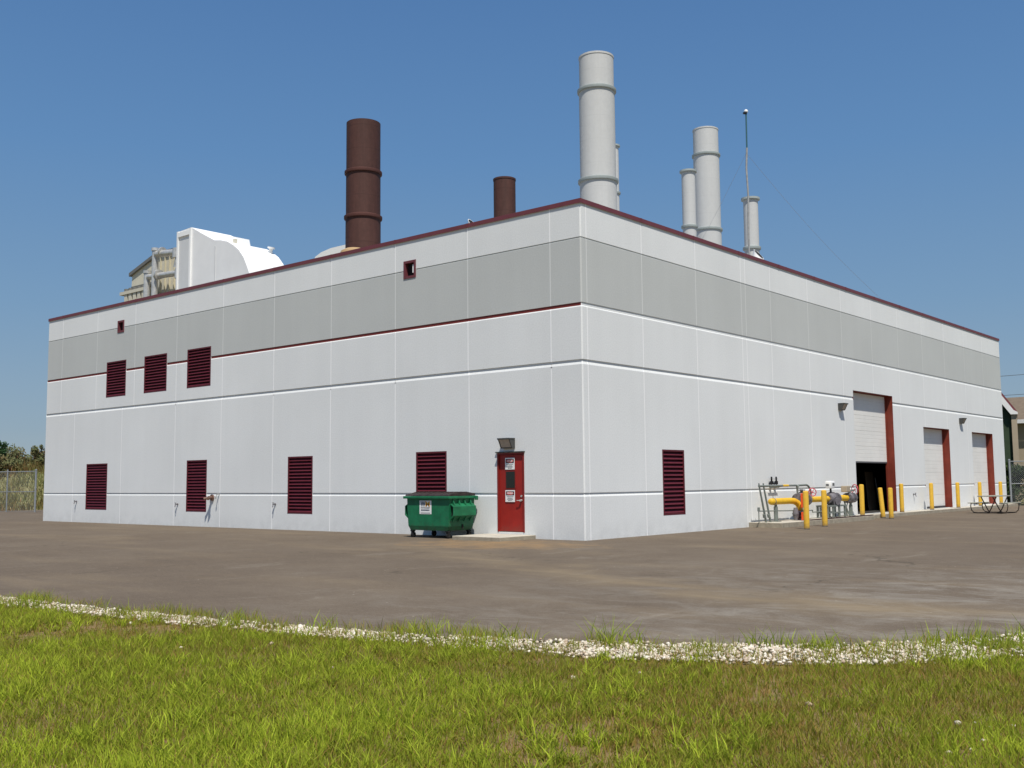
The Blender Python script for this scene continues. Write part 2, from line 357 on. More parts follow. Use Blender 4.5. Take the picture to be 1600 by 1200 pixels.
def text(name, s, size, loc, rot, m_, parent, width=None, ext=0.001):
    cu = bpy.data.curves.new('txt', 'FONT'); cu.body = s; cu.size = size; cu.align_x = 'CENTER'; cu.align_y = 'CENTER'; cu.extrude = ext; cu.offset = size * 0.02
    t = bpy.data.objects.new('txt', cu); COL.objects.link(t)
    bpy.context.view_layer.update()
    me = bpy.data.meshes.new_from_object(t.evaluated_get(bpy.context.evaluated_depsgraph_get()))
    COL.objects.unlink(t); bpy.data.objects.remove(t)
    if width and len(me.vertices):
        w = max(v.co.x for v in me.vertices) - min(v.co.x for v in me.vertices)
        for v in me.vertices: v.co.x *= width / w
    me.materials.clear(); me.materials.append(m_)
    o = bpy.data.objects.new(name, me); COL.objects.link(o); o.location = loc; o.rotation_euler = rot; o.parent = parent
    return o
def copy_tree(o, loc, label=None, parent=None):
    c = o.copy(); COL.objects.link(c); c.location = loc
    if label: c['label'] = label
    def rec(src, dst):
        for ch in list(src.children):
            d = ch.copy(); COL.objects.link(d); d.parent = dst; rec(ch, d)
    rec(o, c)
    return c

# ------------------------------------------------------------------ building
H = 8.70; LL = 28.65; LR = 36.70; CH = 0.03
def maps():
    return (lambda u, d, z: (-u, d, z)), (lambda u, d, z: (-d, u, z))
mapL, mapR = maps()
# profile, bottom to top: (z, depth, material of the segment above) 0 wall 1 band 2 red stripe
def groove(zt, back, bev, d, m0, mb, m1):
    return [(zt - back - bev, 0, m0), (zt - back, d, mb), (zt, d, m1), (zt + 0.0005, 0, m1)]
PROF = [(-0.3, 0, 0)] + groove(1.185, 0.05, 0.045, 0.022, 0, 0, 0) + groove(4.555, 0.065, 0.065, 0.026, 0, 0, 0) \
    + groove(6.015, 0.085, 0.03, 0.018, 0, 2, 1) + groove(7.71, 0.028, 0.012, 0.016, 1, 1, 0) + [(8.60, 0, 0)]
def clip_prof(z0, z1, prof=PROF):
    out = []
    for (za, da, ma), (zb, db, mb) in zip(prof, prof[1:]):
        a, b = max(za, z0), min(zb, z1)
        if b - a <= 1e-6: continue
        t = lambda z: da + (db - da) * (z - za) / (zb - za)
        out.append((a, t(a), b, t(b), ma))
    return out
def build_wall(name, mp, length, openings, joints, red, parent, mitre0=True):
    bm = NB()
    us = sorted({0.0, length} | {round(o[0], 4) for o in openings} | {round(o[1], 4) for o in openings})
    for ua, ub in zip(us, us[1:]):
        blocks = sorted((o[2], o[3]) for o in openings if o[0] < ub - 1e-4 and o[1] > ua + 1e-4)
        z = -0.3; ints = []
        for a, b in blocks:
            if a > z: ints.append((z, a))
            z = b
        ints.append((z, 8.60))
        nseg = max(1, int((ub - ua) / 3))
        for z0, z1 in ints:
            for (a, da, b, db, mi) in clip_prof(z0, z1):
                if mi == 2 and not red: mi = 0
                for k in range(nseg):
                    u0 = ua + (ub - ua) * k / nseg; u1 = ua + (ub - ua) * (k + 1) / nseg
                    u0a = (CH + 0.414 * da) if (u0 == 0 and mitre0) else u0
                    u0b = (CH + 0.414 * db) if (u0 == 0 and mitre0) else u0
                    quad(bm, [mp(u0a, da, a), mp(u1, da, a), mp(u1, db, b), mp(u0b, db, b)], mi)
    # sealant joints laid 3 mm proud of the panels
    for (u, z0, z1) in joints:
        w = 0.018
        bl = sorted((o[2] - 0.0, o[3]) for o in openings if o[0] - w < u < o[1] + w)
        z = z0; ints = []
        for a, b in bl:
            if b < z0 or a > z1: continue
            if a > z: ints.append((z, a))
            z = max(z, b)
        if z < z1: ints.append((z, z1))
        for i0, i1 in ints:
            for (a, da, b, db, mi) in clip_prof(i0, i1):
                if mi == 2: continue
                k = 4 if mi == 1 else 3
                quad(bm, [mp(u - w, da - 0.003, a), mp(u + w, da - 0.003, a), mp(u + w, db - 0.003, b), mp(u - w, db - 0.003, b)], k)
    # reveals of the openings
    for o in openings:
        u0, u1, z0, z1, dep, rm = o
        for pts in ([mp(u0, 0, z0), mp(u0, dep, z0), mp(u0, dep, z1), mp(u0, 0, z1)], [mp(u1, 0, z0), mp(u1, dep, z0), mp(u1, dep, z1), mp(u1, 0, z1)],
                    [mp(u0, 0, z1), mp(u1, 0, z1), mp(u1, dep, z1), mp(u0, dep, z1)], [mp(u0, 0, z0), mp(u1, 0, z0), mp(u1, dep, z0), mp(u0, dep, z0)]):
            quad(bm, pts, 0 if pts[0][2] == z0 and pts[2][2] == z0 else rm)
    return obj(name, bm, [M['wall'], M['band'], M['redpaint'], M['joint'], M['jointband'], M['jamb']], parent)

bld = empty('industrial_building', 'large pale grey precast concrete plant building with darker band, maroon roof edge and roll-up doors', 'building')
lowL = [(25.04, 23.38), (17.77, 16.50), (11.91, 10.65), (5.99, 4.77)]
upL = [(23.64, 22.15), (20.81, 19.23), (17.87, 16.37)]
opL = [(b, a, 0.52, 2.35, 0.10, 0) for a, b in lowL] + [(b, a, 4.97, 6.385, 0.10, 0) for a, b in upL]
opL += [(22.37, 22.86, 7.50, 7.98, 0.12, 0), (5.99, 6.50, 7.46, 7.99, 0.12, 0), (1.95, 2.89, 0.155, 2.245, 0.06, 0)]
jL = [(1.0 + 2.93 * k, 4.39, 8.6) for k in range(10)]
jL += [(u, -0.3, 4.5) for u in (1.0, 3.9, 6.86, 9.8, 12.73, 15.68, 18.58, 22.36, 26.14)]
opR = [(3.64, 4.80, 0.51, 2.33, 0.10, 0), (17.15, 21.17, 0.14, 4.80, 0.34, 5), (24.66, 28.05, 0.14, 3.67, 0.34, 5), (31.38, 34.72, 0.14, 3.65, 0.34, 5)]
jR = [(u, -0.3, 8.6) for u in (0.23, 2.80, 5.69, 8.50, 8.79, 10.52, 13.40, 16.28, 19.20, 22.05, 24.95, 27.85, 30.75, 33.65)]
build_wall('wall', mapL, LL, opL, jL, True, bld)
build_wall('wall', mapR, LR, opR, jR, False, bld)
# chamfered corner arris + plain rear walls
bm = NB()
for (a, da, b, db, mi) in clip_prof(-0.3, 8.6):
    if mi == 2: mi = 0
    pa = (-(CH + 0.414 * da), da, a); pb = (-da, CH + 0.414 * da, a); pc = (-db, CH + 0.414 * db, b); pd = (-(CH + 0.414 * db), db, b)
    quad(bm, [pa, pb, pc, pd], mi)
obj('corner_edge', bm, [M['wall'], M['band']], bld)
bm = NB()
for z0, z1, mi in ((-0.3, 5.95, 0), (5.95, 7.7, 1), (7.7, 8.6, 0)):
    quad(bm, [(-LL, 0, z0), (-LL, LR, z0), (-LL, LR, z1), (-LL, 0, z1)], mi)
    quad(bm, [(-LL, LR, z0), (0, LR, z0), (0, LR, z1), (-LL, LR, z1)], mi)
obj('rear_wall', bm, [M['wall'], M['band']], bld)
# roof deck with parapet backs
bm = NB()
quad(bm, [(-LL + .25, .25, 8.2), (-.25, .25, 8.2), (-.25, LR - .25, 8.2), (-LL + .25, LR - .25, 8.2)])
for a, b in (((-LL + .25, .25), (-.25, .25)), ((-.25, .25), (-.25, LR - .25)), ((-.25, LR - .25), (-LL + .25, LR - .25)), ((-LL + .25, LR - .25), (-LL + .25, .25))):
    quad(bm, [(*a, 8.2), (*b, 8.2), (*b, 8.6), (*a, 8.6)])
obj('roof', bm, M['roof'], bld)
# metal coping: L-section ring
bm = NB()
def ring_pts(o, z): return [(-LL - o, -o, z), (o, -o, z), (o, LR + o, z), (-LL - o, LR + o, z)]
rings = [ring_pts(0.012, 8.592), ring_pts(0.032, 8.578), ring_pts(0.03, H - .004), ring_pts(0.02, H), ring_pts(-0.28, H - .01), ring_pts(-0.28, 8.56)]
for A, B in zip(rings, rings[1:]):
    for k in range(4): quad(bm, [A[k], A[(k + 1) % 4], B[(k + 1) % 4], B[k]])
# standing lap joints every panel
for k in range(1, 10):
    u = 1.0 + 2.93 * k; box(bm, -u - .03, -u + .03, -0.041, -0.02, 8.580, H - .002)
for k in range(1, 13):
    u = 2.8 * k; box(bm, 0.02, 0.041, u - .03, u + .03, 8.580, H - .002)
obj('coping', bm, M['coping'], bld)

def louver(mp, u0, u1, z0, z1, parent):
    d = 0.10; g = 0.003
    bm = NB(); fw = 0.05
    def bx(a, b, da, db, za, zb):
        pts = [mp(u, dd, z) for u in (a, b) for dd in (da, db) for z in (za, zb)]
        xs, ys, zs = zip(*pts); box(bm, min(xs), max(xs), min(ys), max(ys), min(zs), max(zs))
    bx(u0 + g, u0 + fw, -0.006, d - .002, z0 + g, z1 - g); bx(u1 - fw, u1 - g, -0.006, d - .002, z0 + g, z1 - g)
    bx(u0 + fw + .001, u1 - fw - .001, -0.004, d - .002, z0 + g, z0 + fw); bx(u0 + fw + .001, u1 - fw - .001, -0.004, d - .002, z1 - fw, z1 - g)
    fr = obj('louver', bm, M['louver'], parent)
    bm = NB(); n = int((z1 - z0 - 2 * fw) / 0.108); st = (z1 - z0 - 2 * fw) / n
    for i in range(n):
        zb = z0 + fw + i * st
        # inclined blade, front edge low
        p = [(0.004, zb + 0.012), (0.008, zb + 0.004), (0.085, zb + st * 0.92), (0.083, zb + st * 0.98)]
        prism(bm, p, lambda a, b: mp(u0 + fw, a, b), lambda a, b: mp(u1 - fw, a, b))
    quad(bm, [mp(u0 + fw, .093, z0 + fw), mp(u1 - fw, .093, z0 + fw), mp(u1 - fw, .093, z1 - fw), mp(u0 + fw, .093, z1 - fw)], 1)
    obj('blades', bm, [M['louver'], M['dark']], fr)
    return fr
for a, b in lowL: louver(mapL, b, a, 0.52, 2.35, bld)
for a, b in upL: louver(mapL, b, a, 4.97, 6.385, bld)
louver(mapR, 3.64, 4.80, 0.51, 2.33, bld)
# scupper openings with red collars
for u0, u1, z0, z1, lit in ((22.37, 22.86, 7.50, 7.98, False), (5.99, 6.50, 7.46, 7.99, True)):
    bm = NB(); w = 0.075
    for a, b, c, d_ in ((u0, u0 + w, z0, z1), (u1 - w, u1, z0, z1), (u0 + w + .001, u1 - w - .001, z0, z0 + w), (u0 + w + .001, u1 - w - .001, z1 - w, z1)):
        box(bm, -b + .002, -a - .002, -0.02, 0.115, c + .002, d_ - .002)
    fr = obj('scupper', bm, M['coping'], bld)
    bm = NB(); quad(bm, [(-u0 - w, .11, z0 + w), (-u1 + w, .11, z0 + w), (-u1 + w, .11, z1 - w), (-u0 - w, .11, z1 - w)])
    obj('opening', bm, M['dark'], fr)
    if lit:
        bm = NB(); box(bm, -u0 - .175, -u0 - .085, .02, .09, z0 + .15, z1 - .13, bevel=.01)  # white block stands in for the light inside this recess
        obj('lit_patch', bm, M['white'], fr)

# personnel door
bm = NB(); u0, u1, z0, z1 = 1.95, 2.89, 0.155, 2.245
for a, b, c, d_ in ((u0, u0 + .05, z0, z1), (u1 - .05, u1, z0, z1), (u0 + .051, u1 - .051, z1 - .05, z1)):
    box(bm, -b + .003, -a - .003, -0.012, 0.058, c + .002, d_ - .003)
dfr = obj('door_frame', bm, M['frame'], bld)
bm = NB(); box(bm, -u1 + .052, -u0 - .052, .030, .055, z0 + .015, z1 - .055, bevel=.003)
door = obj('door', bm, M['door'], bld); tag(door, 'bright red steel entrance door with small dark window and two notices')
cx = -2.42
bm = NB(); box(bm, cx - .20, cx + .15, .020, .029, 1.29, 1.77, bevel=.003); wf = obj('window_frame', bm, M['frame'], door)
bm = NB(); box(bm, cx - .175, cx + .125, .014, .019, 1.315, 1.745); obj('window_pane', bm, mat('door_glass', (.012, .014, .014), .15, spec=.5), door)
# notices
def notice(zc):
    bm = NB(); box(bm, cx - .20, cx + .13, .010, .0135, zc - .155, zc + .155, bevel=.001)
    s = obj('sign', bm, M['white'], door)
    bm = NB(); box(bm, cx - .175, cx + .105, .007, .0095, zc + .02, zc + .125)
    obj('sign_header', bm, M['black'], door)
    bm = NB(); n = 24
    vs = [bm.verts.new((cx - .035 + .125 * math.cos(2 * math.pi * k / n), .0055, zc + .072 + .043 * math.sin(2 * math.pi * k / n))) for k in range(n)]
    bm.faces.new(vs); obj('sign_oval', bm, M['signred'], door)
    text('sign_lettering', 'DANGER', .07, (cx - .035, .004, zc + .072), (R(90), 0, 0), M['white'], door, .20)
    bm = NB()
    for k, (zz, w0, w1) in enumerate(((-.015, -.15, .08), (-.055, -.12, .05), (-.085, -.14, .07), (-.118, -.10, .03))):
        x = w0
        while x < w1:
            wd = random.uniform(.018, .045); box(bm, cx + x, cx + min(x + wd, w1), .0075, .0095, zc + zz - .009, zc + zz + .009); x += wd + .010
    obj('sign_text', bm, M['ink'], door)
notice(1.955); notice(1.10)
bm = NB()
cyl(bm, (-2.075, .03, .985), (-2.075, -.035, .985), .03, n=14); tube(bm, [(-2.075, -.03, .985), (-2.10, -.045, .985), (-2.18, -.045, .985)], .011, 8)
obj('handle', bm, M['silver'], door, True)
bm = NB(); cyl(bm, (-2.075, .03, 1.10), (-2.075, .012, 1.10), .028, n=14); obj('lock', bm, M['silver'], door, True)
bm = NB(); box(bm, -2.92, -1.92, -0.05, 0.02, 2.252, 2.278); obj('drip_cap', bm, M['lampgrey'], dfr)

# overhead doors
def overhead(y0, y1, z0, z1, bottom, sect):
    x = -0.305
    bm = NB(); w = .07
    for a, b, c, d_ in ((y0 + .003, y0 + w, z0, z1 - .003), (y1 - w, y1 - .003, z0, z1 - .003)):
        box(bm, -.36, -.27, a, b, c, d_)
    box(bm, -.36, -.29, y0 + w + .001, y1 - w - .001, z1 - .02, z1 - .003)
    fr = obj('door_track_frame', bm, M['jamb'], bld)
    bm = NB(); zz = bottom; k = 0
    prof = []
    step = sect
    while zz < z1 - .021:
        zt = min(zz + step, z1 - .021)
        n = max(2, int(round((zt - zz) / .15))); hh = (zt - zz) / n
        prof.append((zz + .001, x - .012)); prof.append((zz + .006, x))
        for i in range(n):
            a = zz + i * hh
            if i: prof += [(a - .008, x), (a, x - .006), (a + .008, x)]
        prof.append((zt - .006, x)); prof.append((zt - .001, x - .012))
        zz = zt
    for (za, xa), (zb, xb) in zip(prof, prof[1:]):
        quad(bm, [(xa, y0 + w + .001, za), (xa, y1 - w - .001, za), (xb, y1 - w - .001, zb), (xb, y0 + w + .001, zb)])
    quad(bm, [(x - .05, y0 + w, bottom), (x - .05, y1 - w, bottom), (x - .05, y1 - w, z1 - w), (x - .05, y0 + w, z1 - w)])
    dr = obj('overhead_door', bm, M['ohd'], bld)
    bm = NB(); box(bm, x - .05, x + .004, y0 + w + .002, y1 - w - .002, bottom - .05, bottom - .001); obj('bottom_seal', bm, M['ohgrey'], dr)
    return dr
tag(overhead(17.15, 21.17, 0.16, 4.80, 2.13, 0.60), 'tall white overhead door raised halfway over a dark opening')
overhead(24.66, 28.05, 0.16, 3.67, 0.215, 0.50)
overhead(31.38, 34.72, 0.16, 3.65, 0.215, 0.50)
# dark hall behind the open door
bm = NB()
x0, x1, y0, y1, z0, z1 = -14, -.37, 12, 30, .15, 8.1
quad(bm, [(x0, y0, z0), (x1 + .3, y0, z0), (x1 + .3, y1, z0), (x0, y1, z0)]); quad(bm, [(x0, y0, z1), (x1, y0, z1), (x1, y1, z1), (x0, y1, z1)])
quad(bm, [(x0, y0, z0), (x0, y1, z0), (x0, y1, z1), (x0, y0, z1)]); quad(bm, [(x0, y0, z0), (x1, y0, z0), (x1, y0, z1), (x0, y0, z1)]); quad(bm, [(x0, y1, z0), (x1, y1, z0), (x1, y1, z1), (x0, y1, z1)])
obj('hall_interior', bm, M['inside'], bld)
bm = NB(); prism(bm, [(0, 0), (1.2, 0), (1.2, .02), (0, .02)], lambda a, b: (-1.2 - b, 21.3 + a * .7, .16), lambda a, b: (-1.55 - b, 21.9 + a * .7, 1.75)); fixn(bm)
tag(obj('leaning_board', bm, M['ply']), 'brown plywood board leaning just inside the open roll-up doorway', 'board')
bm = NB(); cyl(bm, (-1.0, 22.0, .16), (-1.4, 22.6, 1.5), .022, n=8)
tag(obj('leaning_pole', bm, M['steel']), 'thin pale pole leaning inside the open doorway beside the board', 'pole')

# hose bibbs and siamese connection on the walls
def bibb(mp, u, z, lab=None):
    bm = NB()
    cyl(bm, mp(u, 0.0, z), mp(u, -.03, z), .035, n=12); cyl(bm, mp(u, -.03, z), mp(u, -.11, z), .018, n=8)
    cyl(bm, mp(u, -.09, z), mp(u, -.12, z - .10), .016, n=8); cyl(bm, mp(u, -.10, z + .04), mp(u, -.10, z + .055), .035, n=10); cyl(bm, mp(u, -.10, z), mp(u, -.10, z + .04), .008, n=6)
    obj('hose_bibb', bm, M['valve'], bld)
for u, z in ((25.76, .84), (18.30, .78), (12.54, .82)): bibb(mapL, u, z)
bibb(mapR, 23.08, .80)
bm = NB(); c = (-16.12, 0, 1.02)
cyl(bm, c, (c[0], -.05, c[2]), .11, n=18); cyl(bm, (c[0], -.05, c[2]), (c[0], -.16, c[2]), .06, n=14)
for s in (-1, 1):
    cyl(bm, (c[0], -.14, c[2]), (c[0] + s * .10, -.24, c[2] - .03), .045, n=12); cyl(bm, (c[0] + s * .10, -.24, c[2] - .03), (c[0] + s * .125, -.265, c[2] - .035), .055, n=12)
obj('hose_connection', bm, mat('brass_rusty', (.22, .13, .10), .5, .3, 10, metal=.5), bld, True)
bm = NB(); tube(bm, [(-15.72, .0, 1.14), (-15.72, -.10, 1.13), (-15.72, -.14, 1.06), (-15.72, -.14, .98)], .022, 8); obj('drain_spout', bm, M['steel'], bld, True)

# ------------------------------------------------------------------ wall pack lamps
def wall_lamp(label):
    r = empty('wall_lamp', label, 'lamp', group='wall pack lamps on the building')
    # local: wall plane y=0, outward -y, centre x=0, base z=0
    bm = NB(); w = .20
    poly = [(0, 0), (0, .30), (-.30, .30), (-.30, .265), (-.13, .0)]      # (y,z) side profile
    prism(bm, [(0, .0), (0, .30), (-.05, .30), (-.05, .0)], lambda a, b: (-w, a, b), lambda a, b: (w, a, b))
    prism(bm, [(-.051, .27), (-.051, .30), (-.30, .30), (-.30, .255), (-.28, .255), (-.28, .27)], lambda a, b: (-w - .01, a, b), lambda a, b: (w + .01, a, b))
    for s in (-1, 1):
        prism(bm, [(-.051, 0), (-.051, .27), (-.28, .27), (-.14, .0)], lambda a, b: (s * w, a, b), lambda a, b: (s * (w - .025), a, b))
    prism(bm, [(-.051, 0), (-.051, .02), (-.15, .02), (-.14, 0)], lambda a, b: (-w + .026, a, b), lambda a, b: (w - .026, a, b))
    fixn(bm); obj('housing', bm, M['lampgrey'], r)
    bm = NB(); prism(bm, [(-.125, .025), (-.14, .025), (-.265, .255), (-.25, .255)], lambda a, b: (-w + .03, a, b), lambda a, b: (w - .03, a, b)); fixn(bm)
    obj('lens', bm, M['lens'], r)
    return r
lp = wall_lamp('grey wall lamp directly above the red entrance door'); lp.location = (-2.46, 0, 2.36); lp.scale = (1, .85, .9)
for y, z, lab in ((15.88, 3.98, 'grey wall lamp beside the top of the half-open tall overhead door'), (29.72, 3.99, 'grey wall lamp between the two shorter overhead doors')):
    c_ = copy_tree(lp, (0, y, z), lab); c_.rotation_euler = (0, 0, R(90)); c_.scale = (.85, .85, .85)

# ------------------------------------------------------------------ ground
def sheet(name, pts, z, m_, kind='structure'):
    bm = NB(); f = bm.faces.new([bm.verts.new((x, y, z)) for x, y in pts]); fixn(bm)
    if f.normal.z < 0: f.normal_flip()
    return tag(obj(name, bm, m_), kind=kind)
# asphalt yard edge and gravel/grass edge curves (world xy)
edgeA = [(-60, -21.5), (-30, -18.2), (-14, -16.3), (-4, -15.3), (1.24, -14.75), (5.11, -14.38), (7.94, -13.86), (10.08, -12.95), (11.77, -11.75), (12.75, -10.2), (13.6, -7.5), (14.6, -3), (16.5, 4), (20, 14), (28, 30)]
edgeB = [(-60, -23.0), (-30, -19.3), (-14, -17.2), (-4, -16.0), (2.0, -15.13), (5.70, -14.70), (8.65, -14.13), (10.60, -13.60), (12.25, -12.58), (13.2, -11.1), (14.3, -8.2), (15.4, -3.4), (17.4, 3.7), (21, 13.7), (29.4, 29.6)]
def smooth_curve(pts, n=10):
    out = []
    P = [np.array(p, float) for p in pts]; P = [2 * P[0] - P[1]] + P + [2 * P[-1] - P[-2]]
    for i in range(1, len(P) - 2):
        for k in range(n):
            t = k / n; a, b, c, d = P[i - 1], P[i], P[i + 1], P[i + 2]
            out.append(0.5 * ((2 * b) + (c - a) * t + (2 * a - 5 * b + 4 * c - d) * t * t + (3 * b - a - 3 * c + d) * t ** 3))
    out.append(P[-2]); return np.array(out)
EA = smooth_curve(edgeA); EB = smooth_curve(edgeB)
sheet('ground', [(-1500, -1500), (1500, -1500), (1500, 1500), (-1500, 1500)], -0.03, M['hillsoil'])
yard = [tuple(p) for p in EA] + [(40, 37.5), (-46, 37.5), (-58, 10), (-60, 0)]
sheet('asphalt_yard', yard, 0.0, M['asphalt'])
sheet('sand_verge', [(-46, 37), (-58.2, 10), (-60, 0), (-60.5, -21), (-62.8, -21), (-62, 0), (-59.8, 10.5), (-50, 36)], -0.01, M['sand'])
bed = [tuple(p) for p in EA] + [tuple(p) for p in EB[::-1]]
gb = sheet('gravel_bed', bed, -0.015, mat('gravel_bed_soil', (.22, .19, .12), .95, .3, 12, bump=.5, bscale=60))
lawnpoly = [tuple(p) for p in EB] + [(45, 29), (45, -60), (-60, -60)]
sheet('lawn', lawnpoly, -0.02, M['soil'])

def inside_side(x, y, E):
    """signed: >0 when the point is on the camera (lawn) side of curve E"""
    E0, E1 = E[:-1], E[1:]; d = E1 - E0; px = x[:, None] - E0[None, :, 0]; py = y[:, None] - E0[None, :, 1]
    t = np.clip((px * d[:, 0] + py * d[:, 1]) / (d ** 2).sum(1), 0, 1)
    qx = px - t * d[:, 0]; qy = py - t * d[:, 1]; dist = np.hypot(qx, qy); j = dist.argmin(1); i = np.arange(len(x))
    cr = d[j, 0] * py[i, j] - d[j, 1] * px[i, j]
    return np.where(cr < 0, 1, -1) * dist[i, j]

def vnoise(x, y, s, seed):
    r = np.random.default_rng(seed); T = r.random((256, 256)); X = x / s; Y = y / s
    i = np.floor(X).astype(int); j = np.floor(Y).astype(int); fx = X - i; fy = Y - j; fx = fx * fx * (3 - 2 * fx); fy = fy * fy * (3 - 2 * fy)
    g = lambda a, b: T[a % 256, b % 256]
    return (g(i, j) * (1 - fx) + g(i + 1, j) * fx) * (1 - fy) + (g(i, j + 1) * (1 - fx) + g(i + 1, j + 1) * fx) * fy

def blades(x, y, z0, h, w, lean, tint, curve=0.5, heading=None):
    """each blade: 4-level strip, 7 verts 3 quads(last tri as quad)"""
    n = len(x); a = rng.uniform(0, 2 * np.pi, n) if heading is None else heading
    b = rng.uniform(0, 2 * np.pi, n)
    ca, sa = np.cos(a), np.sin(a); cb, sb = np.cos(b), np.sin(b)
    V = np.zeros((n, 6, 3)); lv = [0.0, 0.5, 1.0]; wd = [1.0, 0.8, 0.10]
    for k, t in enumerate(lv):
        off = lean * h * (t ** (1 + curve)); zz = z0 + h * t * (1 - 0.25 * lean * t)
        for s in (0, 1):
            ww = (s - 0.5) * w * wd[k]
            V[:, 2 * k + s, 0] = x + ca * off + cb * ww; V[:, 2 * k + s, 1] = y + sa * off + sb * ww; V[:, 2 * k + s, 2] = zz
    base = np.arange(n)[:, None] * 6
    F = np.concatenate([base + np.array([[0, 1, 3, 2]]), base + np.array([[2, 3, 5, 4]])], 0)
    T = np.repeat(tint[:, None], 6, 1)
    T[:, :2] *= 0.62
    return V.reshape(-1, 3), F, T.ravel()

CX, CY = 15.50, -21.02; FWD = R(-40.33)
def lawn_blades():
    Vs = []; Fs = []; Ts = []; off = 0
    N = 720000
    # sample in a wide sector in front of the camera and around it, denser close by
    r = 2.5 + (13.0) * rng.random(N) ** 0.9; th = FWD + rng.uniform(R(-58), R(58), N)
    x = CX + r * np.sin(th); y = CY + r * np.cos(th)
    d = inside_side(x, y, EB); keep = (d > 0.06 * (rng.random(N) - 1.2) - 0.10 * vnoise(x, y, .5, 12)) | ((d > -.75) & (rng.random(N) < np.where(x < 9, .42, .30) * (vnoise(x, y, .35, 17) > .42)))
    n1 = vnoise(x, y, 0.55, 1); n2 = vnoise(x, y, 1.7, 2); n3 = vnoise(x, y, 0.22, 3)
    bare = (n1 * 0.55 + n2 * 0.45) < 0.32
    keep &= ~(bare & (rng.random(N) < 0.62)); keep &= (rng.random(N) < 0.5 + 0.6 * n3)
    x, y, d, n1, n2, n3, r = (v[keep] for v in (x, y, d, n1, n2, n3, r)); n = len(x)
    # pull towards clump centres
    h = 0.03 + 0.05 * rng.random(n) + 0.06 * n1 * rng.random(n)
    h *= 0.75 + 0.5 * n2
    h = np.where(d < 0, h * 1.5 + .03, h)
    n4 = vnoise(x, y, 3.7, 9)
    w = rng.uniform(0.004, 0.0085, n)
    tint = np.clip(0.22 + 0.34 * n2 + 0.30 * n4 + 0.5 * (rng.random(n) - 0.5) + 0.34 * (n1 - 0.5) + 0.3 * (vnoise(x, y, .16, 71) - .5), 0.02, 1)
    dry = rng.random(n) < 0.10 + 0.12 * (n2 < .35); tint[dry] = rng.random(dry.sum()) * 0.18
    V, F, T = blades(x, y, -0.02, h, w, rng.uniform(0.15, 0.9, n), tint); Vs.append(V); Fs.append(F); Ts.append(T); off += len(V)
    # coarse crab-grass clumps
    K = 9000
    r = 2.6 + 12.5 * rng.random(K) ** 0.9; th = FWD + rng.uniform(R(-58), R(58), K); cx_ = CX + r * np.sin(th); cy_ = CY + r * np.cos(th)
    k2 = (inside_side(cx_, cy_, EB) > 0.0) & (vnoise(cx_, cy_, 1.1, 5) > 0.42); cx_, cy_ = cx_[k2], cy_[k2]; K = len(cx_)
    nb = 15; sx = np.repeat(cx_, nb) + rng.normal(0, 0.022, K * nb); sy = np.repeat(cy_, nb) + rng.normal(0, 0.022, K * nb)
    sz = np.repeat(rng.uniform(0.6, 1.2, K), nb); h = sz * rng.uniform(0.06, 0.145, K * nb); w = rng.uniform(0.006, 0.011, K * nb)
    tint = np.clip(np.repeat(rng.uniform(0.5, 0.95, K), nb) + rng.normal(0, 0.16, K * nb), 0, 1)
    V, F, T = blades(sx, sy, -0.02, h, w, rng.uniform(0.2, 1.0, K * nb), tint); Vs.append(V); Fs.append(F + off); Ts.append(T)
    off += len(V); K = 900
    r = 3 + 11 * rng.random(K) ** 0.9; th = FWD + rng.uniform(R(-45), R(45), K); bx_ = CX + r * np.sin(th); by_ = CY + r * np.cos(th)
    k3 = (inside_side(bx_, by_, EB) > .1) & (vnoise(bx_, by_, 1.3, 61) > .62); bx_, by_ = bx_[k3], by_[k3]; K = len(bx_); nb = 9
    V, F, T = blades(np.repeat(bx_, nb) + rng.normal(0, .012, K * nb), np.repeat(by_, nb) + rng.normal(0, .012, K * nb), -0.01, rng.uniform(.035, .075, K * nb), rng.uniform(.014, .026, K * nb), rng.uniform(.7, 1.4, K * nb), rng.uniform(.25, .6, K * nb), .2)
    Vs.append(V); Fs.append(F + off); Ts.append(T)
    o = mesh_np('grass', np.concatenate(Vs), np.concatenate(Fs), M['grass'], np.concatenate(Ts))
    tag(o, 'rough green lawn grass with bare brown patches in the foreground', 'grass', kind='stuff')
lawn_blades()

